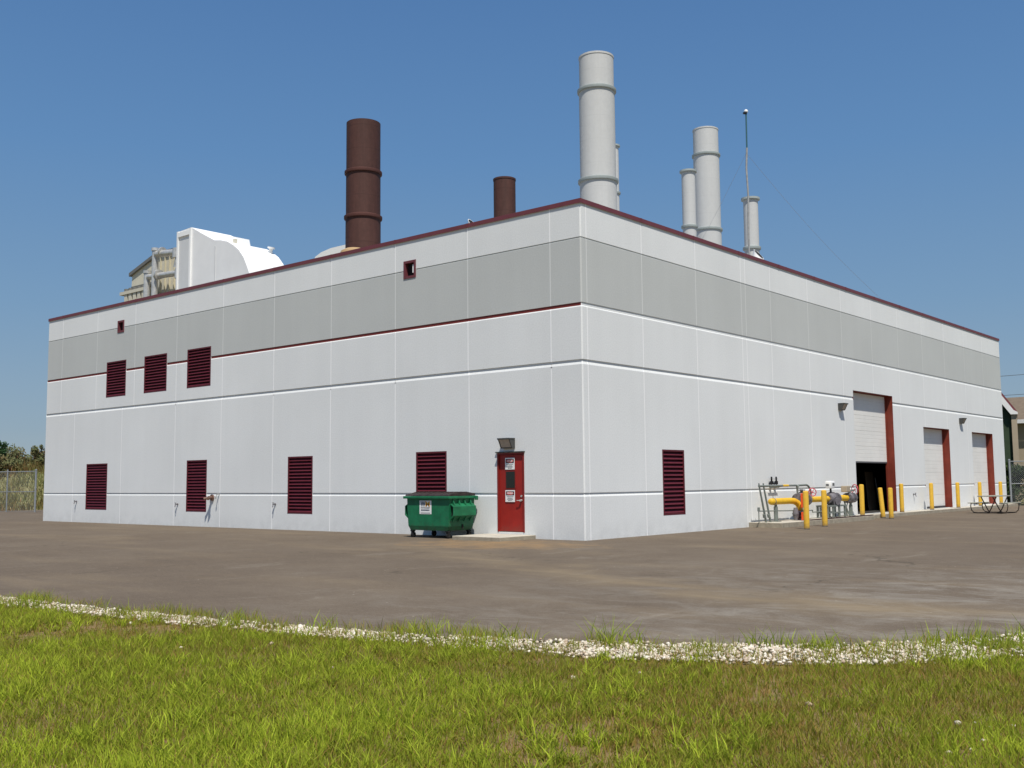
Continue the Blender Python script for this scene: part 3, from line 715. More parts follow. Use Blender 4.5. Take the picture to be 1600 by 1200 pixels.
def gravel():
    bm = NB(); bmesh.ops.create_icosphere(bm, subdivisions=1, radius=1.0)
    bv = np.array([v.co[:] for v in bm.verts]); bf = np.array([[v.index for v in f.verts] for f in bm.faces]); bm.free()
    # strip parameterised between EA and EB
    N = 23000; ok = np.where((EA[:-1, 0] > -10) & (EA[:-1, 1] < 1))[0]; i = rng.choice(ok, N * 5); t = rng.random(N * 5); s = rng.random(N * 5) * 1.08 - 0.02
    pa = EA[i] * (1 - t)[:, None] + EA[i + 1] * t[:, None]; pb = EB[i] * (1 - t)[:, None] + EB[i + 1] * t[:, None]
    p = pa * (1 - s)[:, None] + pb * s[:, None]
    seg = np.hypot(*(EA[i + 1] - EA[i]).T); keep = (rng.random(N * 5) < seg / seg[:].max()) & (p[:, 0] > -9) & (p[:, 1] < 0)
    k1 = vnoise(p[:, 0], p[:, 1], 0.45, 8); keep &= (rng.random(N * 5) < np.where(k1 > np.where(p[:, 0] < 8.5, 0.50, 0.38), 1.0, 0.25) * .8)
    keep &= ~((p[:, 0] < 7) & (s > 0.85) & (rng.random(N * 5) < 0.6))
    p = p[keep][:N]; q = np.stack([rng.uniform(2, 14.5, 1500), rng.uniform(-19, -9, 1500)], 1); q = q[vnoise(q[:, 0], q[:, 1], .5, 44) > .86]
    q = q[inside_side(q[:, 0], q[:, 1], EB) > .1]
    p = np.concatenate([p, q]); n = len(p); sz = rng.uniform(0.010, 0.023, n) * (1 + 0.5 * (rng.random(n) < 0.1))
    z = rng.uniform(-0.01, 0.022, n)
    V = bv[None] * (1 + rng.normal(0, 0.13, (n, len(bv), 1)))
    V = V * np.stack([sz * rng.uniform(.8, 1.3, n), sz * rng.uniform(.7, 1.1, n), sz * rng.uniform(.5, .85, n)], 1)[:, None, :]
    a = rng.uniform(0, 6.28, n); c_, s_ = np.cos(a)[:, None], np.sin(a)[:, None]
    X = V[:, :, 0] * c_ - V[:, :, 1] * s_; Y = V[:, :, 0] * s_ + V[:, :, 1] * c_
    V = np.stack([X + p[:, 0:1], Y + p[:, 1:2], V[:, :, 2] + z[:, None]], 2)
    F = bf[None] + (np.arange(n) * len(bv))[:, None, None]
    tint = np.repeat(np.clip(rng.normal(0.58, 0.34, n), 0, 1), len(bv))
    o = mesh_np('gravel', V.reshape(-1, 3), F.reshape(-1, 3), M['stone'], tint)
    tag(o, 'strip of pale crushed limestone gravel between asphalt and lawn', 'gravel', kind='stuff')
gravel()

# taller weed tufts along the gravel strip
def weed_mesh(seed, nb, hmax, spread=0.05, wmul=1.0):
    global rng
    keep = rng; rng = np.random.default_rng(seed)
    x = rng.normal(0, spread, nb); y = rng.normal(0, spread, nb); h = rng.uniform(0.35, 1, nb) * hmax
    V, F, T = blades(x, y, 0, h, rng.uniform(.006, .011, nb) * wmul, rng.uniform(.15, .8, nb), rng.uniform(.3, 1, nb))
    rng = keep
    o = mesh_np('weed_tuft', V, F, M['weed'], T); return o
wsrc = [weed_mesh(21, 20, .27, .07, 1.3), weed_mesh(22, 40, .25, .10, 1.3), weed_mesh(23, 14, .32, .05, 1.2), weed_mesh(24, 110, .17, .17, 1.2), weed_mesh(25, 60, .34, .11, 1.3)]
# positions are measured along the strip edge: (x, y, variant, look)
weeds = [(8.35, -13.80, 2, 'thin tall grass sprig'), (9.05, -13.55, 0, 'loose fan of grass blades'), (9.95, -13.15, 4, 'full upright grass tuft'), (10.15, -12.98, 0, 'small spiky grass tuft'), (11.12, -12.42, 1, 'bushy bright grass tuft'),
         (11.62, -12.15, 0, 'sparse pale grass tuft'), (11.38, -12.28, 3, 'low spreading weed mat'), (12.30, -11.38, 1, 'broad grass tuft'), (12.46, -11.02, 2, 'single tall weed stalk cluster'), (12.66, -11.12, 3, 'dense low clump of dark weeds'), (12.98, -10.98, 4, 'largest upright tuft of coarse grass'),
         (13.02, -10.55, 0, 'thin grass tuft'), (13.10, -10.25, 1, 'rounded grass tuft'), (13.22, -9.95, 4, 'upright leafy grass tuft'), (12.72, -11.40, 3, 'flat green weed patch'), (4.2, -14.75, 0, 'short grass sprig'), (2.6, -15.0, 1, 'small grass tuft'), (6.1, -14.5, 0, 'small spiky sprig'), (7.1, -14.2, 1, 'low grass tuft')]
used = set()
where = ['on the gravel edge left of the picture centre', 'just right of the previous thin sprig', 'on the gravel below the gas piping', 'beside the full tuft at the gravel edge', 'on the widest part of the gravel strip', 'at the asphalt side of the white gravel', 'among the widest white stones', 'on the gravel toward the right side', 'standing near the dark low weeds', 'breaking the gravel strip at right', 'growing in the gap of the gravel strip at right',
         'beside the largest tuft on the right', 'between two upright tufts at far right', 'rightmost at the gravel edge', 'covering stones in front of the largest tuft', 'on the narrow gravel at left', 'leftmost on the narrow gravel strip', 'on the narrow gravel below the dumpster', 'on the gravel below the red door']
where[1] = 'on the asphalt edge near the picture centre'
for k, (x, y, v, look) in enumerate(weeds):
    if v not in used: o = wsrc[v]; used.add(v)
    else: o = wsrc[v].copy(); COL.objects.link(o)
    o.location = (x, y, -0.015); o.rotation_euler = (0, 0, k * 1.7)
    tag(o, look + ' ' + where[k], 'weeds', 'weed tufts along the gravel strip')

# ------------------------------------------------------------------ concrete
def slab(name, x0, x1, y0, y1, z1, lab, seed=0):
    bm = NB(); box(bm, x0, x1, y0, y1, -.05, z1, bevel=.012)
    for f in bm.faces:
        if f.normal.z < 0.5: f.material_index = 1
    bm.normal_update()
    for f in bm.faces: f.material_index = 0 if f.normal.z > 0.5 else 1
    return tag(obj(name, bm, [M['concrete'], M['conedge']]), lab, 'slab')
slab('door_slab', -3.22, -1.58, -1.42, -.005, .10, 'pale concrete landing slab in front of the red entrance door')
slab('meter_pad', .005, 1.12, 8.55, 15.9, .15, 'long raised concrete pad carrying the yellow gas piping')
slab('door_apron', .005, .62, 15.92, 36.4, .13, 'pale concrete apron strip running below the three overhead doors')
bm = NB(); box(bm, 1.02, 1.11, 10.6, 15.85, .153, .185)
tag(obj('edge_angle', bm, mat('angle_brown', (.06, .03, .025), .7)), 'dark rusty steel edge angle along the gas meter pad', 'edge strip')

# ------------------------------------------------------------------ bollards
def bollard(label, h=1.13, tilt=0):
    r = empty('bollard', label, 'bollard', group='yellow steel bollards along the right wall')
    bm = NB(); rr = .083; prof = [(rr, -.1), (rr, h - .05), (rr * .93, h - .022), (rr * .7, h - .006), (0.001, h)]
    lathe(bm, prof, n=20); obj('post', bm, M['yellow'], r, True)
    bm = NB(); lathe(bm, [(rr + .004, -.01), (rr + .0045, .02), (rr + .001, .024)], n=20); obj('base_ring', bm, M['lampgrey'], r)
    return r
b0 = bollard('nearest yellow bollard in front of the orange valve on the gas piping'); b0.location = (2.11, 8.12, 0)
bl = [(1.79, 10.13, 0, 'yellow bollard in front of the gas regulator, second from the left'),
      (.50, 16.35, .13, 'yellow bollard at the left jamb of the half-open tall doorway'),
      (.72, 17.78, 0, 'leaning yellow bollard in front of the half-open tall doorway'),
      (1.28, 17.08, 0, 'upright yellow bollard beside the leaning one before the tall doorway'),
      (.46, 20.45, .13, 'yellow bollard against the wall just right of the tall doorway'),
      (.40, 24.1, .13, 'yellow bollard at the left side of the middle overhead door'),
      (.42, 27.5, .13, 'yellow bollard at the right side of the middle overhead door'),
      (.36, 30.95, .13, 'yellow bollard at the left side of the farthest overhead door'),
      (.45, 34.0, .13, 'farthest yellow bollard near the far corner behind the picnic table')]
for i, (x, y, z, lab) in enumerate(bl):
    c_ = copy_tree(b0, (x, y, z), lab)
    if i == 2: c_.rotation_euler = (0, R(-4.5), 0)

# ------------------------------------------------------------------ dumpster
dm = empty('dumpster', 'green steel dumpster with dark lids and white label beside the red door', 'dumpster', (-4.37, -.66, 0))
W2, D2 = .79, .485
bm = NB()
def ringq(w, d, z): return [(-w, -d, z), (w, -d, z), (w, d, z), (-w, d, z)]
rg = [ringq(W2 - .10, D2 - .03, .20), ringq(W2 - .04, D2, .32), ringq(W2, D2, .80), ringq(W2 + .01, D2, 1.10)]
for A, B in zip(rg, rg[1:]):
    for k in range(4): quad(bm, [A[k], A[(k + 1) % 4], B[(k + 1) % 4], B[k]])
quad(bm, rg[0][::-1])
for x in (-.45, 0, .45):
    pass
fixn(bm); obj('body', bm, M['green'], dm)
bm = NB()
box(bm, -W2 - .10, W2 + .07, -D2 - .07, -D2 + .01, 1.045, 1.115, bevel=.012); box(bm, -W2 - .10, W2 + .07, D2 - .01, D2 + .06, 1.045, 1.115, bevel=.012)
box(bm, -W2 - .095, -W2 + .01, -D2 + .011, D2 - .011, 1.045, 1.112, bevel=.012); box(bm, W2 - .01, W2 + .065, -D2 + .011, D2 - .011, 1.045, 1.112, bevel=.012)
box(bm, W2 + .066, W2 + .11, D2 - .06, D2 + .05, 1.0, 1.11, bevel=.008)
obj('rim', bm, M['green'], dm)
for s in (-1, 1):
    bm = NB(); n = 8
    xa, xb = (-W2 - .04, -.015) if s < 0 else (.015, W2 + .03)
    prof = [(-D2 - .04, 1.118), (-D2 - .02, 1.155), (-.2, 1.20), (.2, 1.205), (D2, 1.18), (D2 + .02, 1.118)]
    prism(bm, prof, lambda a, b: (xa, a, b), lambda a, b: (xb, a, b))
    for k in range(5):
        xx = xa + (xb - xa) * (k + .5) / 5
        prism(bm, [(-D2 + .03, 1.16), (-.2, 1.203), (.2, 1.208), (D2 - .05, 1.19), (.2, 1.225), (-.2, 1.222)], lambda a, b: (xx - .03, a, b), lambda a, b: (xx + .03, a, b))
    fixn(bm); obj('lid', bm, M['lid'], dm)
for s in (-1, 1):   # fork pockets: open sleeves with gussets
    bm = NB(); xo = s * (W2 - .005)
    sec = [(0, .92), (.13, .84), (.13, .60), (0, .50)]; sec2 = [(0.001, .895), (.115, .825), (.115, .615), (0.001, .525)]
    yA, yB = -D2 + .03, D2 - .06
    for S, T in ((sec, sec2),):
        for k in range(3):
            for q in (S, T):
                quad(bm, [(xo + s * q[k][0], yA, q[k][1]), (xo + s * q[k + 1][0], yA, q[k + 1][1]), (xo + s * q[k + 1][0], yB, q[k + 1][1]), (xo + s * q[k][0], yB, q[k][1])])
            for yy in (yA, yB):
                quad(bm, [(xo + s * S[k][0], yy, S[k][1]), (xo + s * S[k + 1][0], yy, S[k + 1][1]), (xo + s * T[k + 1][0], yy, T[k + 1][1]), (xo + s * T[k][0], yy, T[k][1])])
    pk = obj('fork_pocket', bm, M['green'], dm)
    bm = NB(); prism(bm, [(0.002, .888), (.108, .82), (.108, .62), (0.002, .532)], lambda a, b: (xo + s * a, yA + .06, b), lambda a, b: (xo + s * a, yB - .06, b)); fixn(bm)
    obj('pocket_inside', bm, M['dark'], pk)
    bm = NB()
    for k in range(4):
        yy = yA + .08 + k * .22
        prism(bm, [(0, 1.04), (.02, 1.04), (.10, .865), (.0, .925)], lambda a, b: (xo + s * a, yy, b), lambda a, b: (xo + s * a, yy + .035, b))
        prism(bm, [(0, .495), (.12, .59), (.02, .44), (0, .44)], lambda a, b: (xo + s * a, yy, b), lambda a, b: (xo + s * a, yy + .03, b))
    fixn(bm); obj('gussets', bm, M['green'], pk)
bm = NB(); box(bm, W2 - .035, W2 - .015, .03, .08, .24, .36); obj('drain_slot', bm, M['dark'], dm)
for sx in (-1, 1):
    for sy in (-1, 1):
        bm = NB(); x, y = sx * .66, sy * .40
        box(bm, x - .05, x + .05, y - .05, y + .05, .165, .20); box(bm, x - .045, x - .03, y - .03, y + .03, .06, .165); box(bm, x + .03, x + .045, y - .03, y + .03, .06, .165)
        fk = obj('caster', bm, M['rubber'], dm)
        bm = NB(); cyl(bm, (x - .027, y + .015, .075), (x + .027, y + .015, .075), .075, n=18); wh = obj('wheel', bm, M['rubber'], fk, True)
        bm = NB(); cyl(bm, (x - .0285, y + .015, .075), (x + .0285, y + .015, .075), .035, n=12); obj('hub', bm, M['steel'], fk)
# label on the front
lx = -.09; ly = -D2 - .002
bm = NB(); box(bm, lx - .225, lx + .225, ly - .002, ly + .0, .635, .995); lb = obj('label_plate', bm, M['white'], dm)
text('label_letter', 'W', .22, (lx - .09, ly - .0045, .895), (R(90), 0, 0), M['navy'], lb, .18)
text('label_letter', 'M', .20, (lx + .085, ly - .005, .895), (R(90), 0, 0), M['gold'], lb, .16)
text('label_lettering', 'WASTE MANAGEMENT', .04, (lx, ly - .0045, .80), (R(90), 0, 0), M['ink'], lb, .34)
bm = NB(); x = lx - .16
while x < lx + .15:
    wd = random.uniform(.02, .05); box(bm, x, x + wd, ly - .004, ly - .0025, .722, .758); x += wd + .009
obj('label_text', bm, M['navy'], lb)
bm = NB(); box(bm, lx - .18, lx + .18, ly - .004, ly - .0025, .655, .672); obj('label_line', bm, M['ink'], lb)

# ------------------------------------------------------------------ gas piping on the pad
gs = empty('gas_piping', 'yellow gas pipe run with grey valves, regulator and orange valve on concrete pad', 'gas piping', (.5, 8.3, .15))
OX, OY, OZ = .5, 8.3, .15
def G(x, y, z): return (x - OX, y - OY, z - OZ)
def gt(name, pts, r, m_, n=12, par=gs):
    bm = NB(); tube(bm, [G(*p) for p in pts], r, n); return obj(name, bm, m_, par, True)
gt('yellow_pipe', [(.5, 9.12, .78), (.5, 10.45, .78), (.53, 10.68, .765), (.58, 10.82, .70), (.61, 10.88, .6), (.62, 10.9, .44)], .102, M['gasyellow'], 16)
bm = NB(); c0 = G(.5, 9.04, .78); lathe(bm, [(.001, 0), (.06, .008), (.095, .04), (.105, .1)], n=16)
for v in bm.verts: v.co = Vector((c0[0] + v.co.x, c0[1] + v.co.z, c0[2] + v.co.y))
fixn(bm); obj('pipe_cap', bm, M['gasyellow'], gs, True)
bm = NB(); cyl(bm, G(.5, 9.24, .78), G(.5, 9.27, .78), .112, n=18); obj('weld_band', bm, M['valve'], gs)
gt('yellow_pipe', [(.5, 11.72, .79), (.5, 13.35, .79)], .098, M['gasyellow'], 16)
gt('yellow_pipe', [(.5, 14.12, .80), (.5, 14.95, .79)], .108, M['gasyellow'], 16)
def flange(c, ax, r=.16, t=.035, m_=M['valve']):
    bm = NB(); c = Vector(G(*c)); ax = Vector(ax)
    for s in (-1, 1):
        cyl(bm, c + ax * s * .006, c + ax * s * (.006 + t), r, n=20)
    q = Vector((0, 0, 1)).rotation_difference(ax)
    for k in range(8):
        u = q @ Vector((math.cos(k * .785), math.sin(k * .785), 0)) * (r - .03)
        cyl(bm, c + u - ax * .07, c + u + ax * .07, .012, n=6)
    return obj('flange', bm, m_, gs)
def lump(name, c, rad, m_, ax='y'):
    """cast valve body: ribbed barrel along the pipe with a neck and bolted cover"""
    bm = NB(); L_ = rad[1] if ax == 'y' else rad[2]; rr = max(rad[0], rad[2] if ax == 'y' else rad[1]) * .92
    prof = [(.001, -L_), (rr * .62, -L_), (rr * .66, -L_ * .72), (rr * .92, -L_ * .45), (rr, -L_ * .12), (rr, L_ * .12), (rr * .92, L_ * .45), (rr * .66, L_ * .72), (rr * .62, L_), (.001, L_)]
    lathe(bm, prof, n=20)
    lathe(bm, [(rr * 1.0, -.018), (rr * 1.13, -.018), (rr * 1.13, .018), (rr * 1.0, .018)], n=20)
    c3 = Vector(G(*c))
    for v in bm.verts:
        p = v.co.copy(); v.co = c3 + (Vector((p.x, p.z, p.y)) if ax == 'y' else p)
    fixn(bm)
    return obj(name, bm, m_, gs, True)
# vertical leg valve below the elbow
flange((.62, 10.9, .42), (0, 0, 1), .17); lump('valve_body', (.62, 10.9, .30), (.14, .15, .11), M['valve'], 'z'); flange((.62, 10.9, .19), (0, 0, 1), .17)
lump('valve_body', (.60, 10.62, .36), (.10, .11, .20), M['valve'], 'z')
# horizontal main valve with flanges
flange((.5, 11.02, .82), (0, 1, 0), .19); lump('valve_body', (.5, 11.32, .84), (.19, .24, .21), M['valve']); flange((.5, 11.66, .80), (0, 1, 0), .20)
bm = NB(); cyl(bm, G(.5, 11.32, 1.0), G(.5, 11.32, 1.14), .05, n=12); cyl(bm, G(.5, 11.32, 1.10), G(.5, 11.32, 1.13), .12, n=16); obj('bonnet', bm, M['valve'], gs)
bm = NB(); box(bm, .84 - OX, .88 - OX, 10.50 - OY, 10.80 - OY, .56 - OZ, 1.02 - OZ, bevel=.01); box(bm, .84 - OX, .88 - OX, 10.50 - OY, 10.78 - OY, .16 - OZ, .42 - OZ, bevel=.01)
obj('orange_marker', bm, M['orange'], gs)
def wheel(c, ax, r, m_):
    bm = NB(); c = Vector(G(*c)); q = Vector((0, 0, 1)).rotation_difference(Vector(ax)); n = 20
    pts = [c + q @ Vector((r * math.cos(2 * math.pi * k / n), r * math.sin(2 * math.pi * k / n), 0)) for k in range(n + 1)]
    tube(bm, pts, .016, 8, False)
    for k in range(4):
        u = q @ Vector((math.cos(k * math.pi / 2 + .4), math.sin(k * math.pi / 2 + .4), 0)) * r; cyl(bm, c, c + u, .010, n=6)
    cyl(bm, c - Vector(ax) * .12, c + Vector(ax) * .03, .016, n=8)
    return obj('handwheel', bm, m_, gs, True)
wheel((.66, 11.80, 1.04), (.75, -.65, .1), .13, M['pinkred'])
# regulator and volume corrector box
flange((.5, 13.38, .79), (0, 1, 0), .17); lump('regulator_body', (.5, 13.70, .78), (.20, .28, .24), M['valve']); flange((.5, 14.06, .80), (0, 1, 0), .19)
bm = NB(); cyl(bm, G(.55, 13.70, .72), G(.72, 13.64, .70), .18, n=22); cyl(bm, G(.72, 13.64, .70), G(.75, 13.63, .698), .12, n=22); obj('regulator_diaphragm', bm, M['valve'], gs, True)
bm = NB(); cyl(bm, G(.5, 13.63, .98), G(.5, 13.63, 1.14), .035, n=10); obj('gauge_stem', bm, M['black'], gs)
bm = NB(); box(bm, .38 - OX, .60 - OX, 13.45 - OY, 13.80 - OY, 1.14 - OZ, 1.40 - OZ, bevel=.035); bx_ = obj('corrector_box', bm, M['white'], gs, True)
bm = NB(); box(bm, .600 - OX, .606 - OX, 13.56 - OY, 13.72 - OY, 1.24 - OZ, 1.33 - OZ); box(bm, .42 - OX, .52 - OX, 13.443 - OY, 13.449 - OY, 1.23 - OZ, 1.30 - OZ); obj('display_window', bm, M['ink'], bx_)
# end valve with red handwheel
flange((.5, 15.02, .79), (0, 1, 0), .18); lump('valve_body', (.5, 15.25, .79), (.17, .20, .19), M['valve']); flange((.5, 15.50, .79), (0, 1, 0), .18)
bm = NB(); box(bm, .40 - OX, .62 - OX, 14.72 - OY, 15.05 - OY, 1.00 - OZ, 1.22 - OZ, bevel=.02); obj('actuator_box', bm, mat('beige_box', (.40, .33, .24), .6), gs)
bm = NB(); cyl(bm, G(.5, 15.05, 1.02), G(.5, 15.62, 1.06), .03, n=10); cyl(bm, G(.5, 15.25, .95), G(.5, 15.25, 1.05), .05, n=10); obj('valve_stem', bm, M['greypipe'], gs)
wheel((.52, 15.68, 1.07), (.55, .83, 0), .19, M['pinkred'])
# small bore lines
gt('sensing_pipe', [(.5, 8.33, 1.27), (.5, 10.95, 1.27), (.5, 11.0, 1.22), (.5, 11.02, .98)], .032, M['greypipe'])
gt('sensing_pipe', [(.5, 11.02, 1.20), (.5, 11.10, 1.27), (.5, 11.70, 1.28), (.5, 11.85, 1.24), (.5, 12.0, 1.12), (.5, 12.02, .92)], .034, M['greypipe'])
bm = NB(); cyl(bm, G(.5, 9.95, 1.27), G(.5, 10.35, 1.27), .036, n=12); obj('pipe_tag', bm, M['gasyellow'], gs)
for y0_, y1_ in ((8.33, 8.74), (8.62, 9.03)):
    bm = NB(); tube(bm, [G(.5, y0_, 1.36), G(.5, y0_ + .02, 1.27), G(.5, y1_, .15)], [.018, .026, .036], 10); cyl(bm, G(.5, y1_ - .12, .40), G(.5, y1_ - .09, .30), .05, n=12)
    obj('slanted_riser', bm, M['greypipe'], gs, True)
gt('drain_line', [(.5, 8.25, .51), (.5, 10.7, .46), (.6, 11.9, .44), (.5, 12.1, .37), (.5, 12.9, .36)], .018, M['greypipe'], 8)
bm = NB(); cyl(bm, G(.5, 8.27, .15), G(.5, 8.27, .56), .016, n=8); cyl(bm, G(.5, 8.27, .50), G(.5, 8.27, .62), .04, n=10); obj('drain_post', bm, M['greypipe'], gs)
for yy in (10.0, 10.33):
    bm = NB(); cyl(bm, G(.1, yy, 1.31), G(.1, yy, 1.42), .055, n=12); cyl(bm, G(.1, yy, 1.42), G(.1, yy, 1.56), .028, n=10); cyl(bm, G(.1, yy, 1.48), G(.1, yy, 1.49), .065, n=12); cyl(bm, G(-.02, yy, 1.34), G(.1, yy, 1.34), .02, n=8); cyl(bm, G(.1, yy, 1.22), G(.1, yy, 1.31), .02, n=8)
    obj('relief_valve', bm, M['black'], gs, True)
bm = NB(); cyl(bm, G(.1, 9.85, 1.22), G(.1, 10.5, 1.22), .022, n=8); tube(bm, [G(.1, 10.15, 1.22), G(.3, 10.15, 1.24), G(.5, 10.15, 1.27)], .02, 8); obj('relief_header', bm, M['greypipe'], gs)
for yy, zt in ((9.42, .70), (15.30, .62), (11.05, .0)):
    if zt == 0: continue
    bm = NB(); cyl(bm, G(.5, yy, .15), G(.5, yy, zt - .08), .065, n=12); cyl(bm, G(.5, yy, zt - .10), G(.5, yy, zt), .045, n=12); box(bm, .38 - OX, .62 - OX, yy - .12 - OY, yy + .12 - OY, .151 - OZ, .17 - OZ)
    obj('pipe_support', bm, M['greypipe'], gs)
bm = NB()
box(bm, .30 - OX, .72 - OX, 12.85 - OY, 14.42 - OY, .52 - OZ, .575 - OZ)
for yy in (12.9, 13.35, 13.85, 14.32):
    for xx in (.33, .69): box(bm, xx - .03 - OX, xx + .03 - OX, yy - .03 - OY, yy + .03 - OY, 0, .52 - OZ)
box(bm, .31 - OX, .35 - OX, 12.9 - OY, 14.32 - OY, .30 - OZ, .34 - OZ); box(bm, .67 - OX, .71 - OX, 12.9 - OY, 14.32 - OY, .30 - OZ, .34 - OZ)
obj('support_frame', bm, M['greypipe'], gs)
bm = NB(); tube(bm, [G(.5, 14.75, .68), G(.55, 14.8, .45), G(.62, 14.92, .15)], .028, 8); tube(bm, [G(.5, 15.05, .64), G(.5, 14.92, .4), G(.5, 14.98, .15)], .022, 8); obj('drip_leg', bm, M['greypipe'], gs, True)

# ------------------------------------------------------------------ picnic table
pt = empty('picnic_table', 'weathered picnic table with attached benches on bent tube legs by far corner', 'picnic table', (2.72, 24.75, 0), R(-6)); pt.scale = (.93, .93, .95)
bm = NB()
for k in range(5): box(bm, -.37 + k * .15, -.37 + k * .15 + .14, -.92, .92, .72, .76, bevel=.004)
obj('tabletop', bm, M['wood'], pt)
for s in (-1, 1):
    bm = NB()
    for k in range(2): a = s * .68 + (k - 1) * .13; box(bm, a, a + .12, -.92, .92, .43, .465, bevel=.004)
    obj('bench', bm, M['wood'], pt)
TF = mat('table_frame', (.06, .045, .035), .6)
for yy in (-.62, .62):
    bm = NB()
    for s in (-1, 1):
        tube(bm, [(s * .33, yy, .715), (s * .20, yy, .45), (s * .05, yy, .14), (s * -.06, yy, .03)], .024, 8)
        tube(bm, [(s * .52, yy, .425), (s * .80, yy, .425)], .02, 8)
        tube(bm, [(s * .78, yy, .42), (s * .80, yy, .30), (s * .77, yy, .14), (s * .68, yy, .045), (s * .55, yy, .024), (s * .30, yy, .024), (s * -.05, yy, .026)], .022, 8)
    obj('leg_frame', bm, TF, pt, True)

# ------------------------------------------------------------------ roof stacks
def stack(name, label, x, y, secs, collars, m_, mc, top_lip=True, zbase=8.2, grp='tall pale grey exhaust stacks', lipm=None):
    """secs: list (z_top, radius) from top down"""
    dd_ = math.hypot(x - 15.5, y + 21.0); fz = lambda z, r_: 1.48 + (z - 1.48) * (1 - r_ / dd_)
    collars = [(fz(z, rad), rad) for z, rad in collars]; secs = [(fz(z, rad), rad) for z, rad in secs]
    r = empty(name, label, 'stack', (x, y, zbase), group=grp)
    zt = secs[0][0] - zbase
    bm = NB(); prof = []
    zs = [s[0] - zbase for s in secs] + [0]
    prof.append((secs[0][1] - .05, zt - .9)); prof.append((secs[0][1] - .03, zt)); prof.append((secs[0][1], zt))
    for i, (z, rad) in enumerate(secs):
        if i: prof.append((rad, zs[i]))
        prof.append((rad, zs[i + 1] + .001))
    lathe(bm, prof, n=48); fixn(bm)
    obj('shaft', bm, m_, r, True)
    bm = NB(); bmesh.ops.create_circle(bm, cap_ends=True, segments=32, radius=secs[0][1] - .045)
    for v in bm.verts: v.co.z = zt - .5
    obj('flue_mouth', bm, M['dark'], r)
    if top_lip:
        bm = NB(); a = secs[0][1]; lathe(bm, [(a + .001, zt - .075), (a + .016, zt - .07), (a + .016, zt - .005), (a + .001, zt + .003)], n=48); obj('top_band', bm, lipm or m_, r, True)
    for z, rad in collars:
        bm = NB(); zz = z - zbase
        lathe(bm, [(rad, zz - .065), (rad + .058, zz - .06), (rad + .066, zz - .04), (rad + .066, zz + .04), (rad + .055, zz + .05), (rad, zz + .07)], n=48)
        obj('collar', bm, mc, r, True)
    bm = NB(); lathe(bm, [(secs[-1][1] + .25, 0), (secs[-1][1] + .22, .12), (secs[-1][1] + .003, .35)], n=40); obj('base_flashing', bm, M['roof'], r, True)
    return r
stack('exhaust_stack', 'tallest pale grey exhaust stack rising at the near corner of the roof', -5.09, 7.99, [(16.62, .605), (15.36, .625), (12.06, .645)], [(15.36, .62), (12.06, .64)], M['stackwhite'], M['collar'])
stack('exhaust_stack', 'second pale grey exhaust stack standing left of the antenna mast', -8.87, 22.29, [(18.50, .60), (17.20, .615), (13.50, .625)], [(17.20, .61), (13.50, .62)], M['stackwhite'], M['collar'])
g2 = 'thin grey flanged vent stacks'
def thin(label, x, y, zt, zc, rad=.29):
    r = stack('vent_stack', label, x, y, [(zt, rad), (zc, rad)], [(zc, rad)], M['stackwhite'], M['collar'], False, grp=g2)
    for ch in list(r.children):
        pass
    bm = NB(); z = 1.48 + (zt - 1.48) * (1 - rad / math.hypot(x - 15.5, y + 21)) - 8.2; lathe(bm, [(rad, z - .10), (rad + .08, z - .08), (rad + .08, z + .0), (rad - .02, z + .01)], n=32); obj('top_flange', bm, M['collar'], r)
thin('thin grey vent stack tucked just left of the second tall stack', -7.61, 18.42, 15.23, 12.68, .30)
thin('short thin grey vent stack right behind the antenna mast', -3.55, 16.30, 12.78, 10.72, .29)
thin('thin grey vent stack mostly hidden behind the tallest stack', -12.98, 20.42, 18.06, 15.63, .26)
g3 = 'dark rusty brown exhaust stacks'
stack('rusty_stack', 'tall rusty brown exhaust stack with two collars above the left wall', -11.89, 3.16, [(14.50, .605), (12.65, .61), (11.0, .62)], [(12.65, .60), (11.0, .61)], M['rust'], M['rustlip'], False, grp=g3)
stack('rusty_stack', 'short plain rusty brown stack left of the tallest pale stack', -9.45, 8.04, [(12.97, .415)], [], M['rust'], M['rustlip'], True, grp=g3)
# antenna mast with guys
am = empty('antenna_mast', 'thin grey antenna mast with teal upper rod and white ball tip', 'antenna', (-1.86, 12.78, 8.2))
bm = NB(); tube(bm, [(0, 0, 0), (-.01, 0, 2.2), (.02, .01, 3.6), (-.02, .01, 4.6), (.02, .02, 5.35)], .036, 10); obj('lower_tube', bm, M['steel'], am, True)
bm = NB(); cyl(bm, (.02, .02, 5.3), (.03, .02, 6.66), .028, n=10); obj('upper_rod', bm, M['mastteal'], am)
bm = NB(); bmesh.ops.create_uvsphere(bm, u_segments=12, v_segments=8, radius=.075)
for v in bm.verts: v.co += Vector((.03, .02, 6.72))
obj('tip_ball', bm, M['white'], am, True)
bm = NB(); lathe(bm, [(.03, 6.62), (.08, 6.64), (.08, 6.68), (.03, 6.69)], n=12)
obj('tip_collar', bm, M['black'], am)
wm = mat('guy_wire', (.45, .46, .48), .4, metal=.5)
for e in ((1.5, 9.1, .55), (-5.2, 2.2, .3)):
    bm = NB(); p0 = Vector((0, 0, 5.15)); p1 = Vector(e); pts = [p0.lerp(p1, t / 10) - Vector((0, 0, .25 * math.sin(math.pi * t / 10))) for t in range(11)]
    tube(bm, pts, .0045, 5); obj('guy_wire', bm, wm, am)
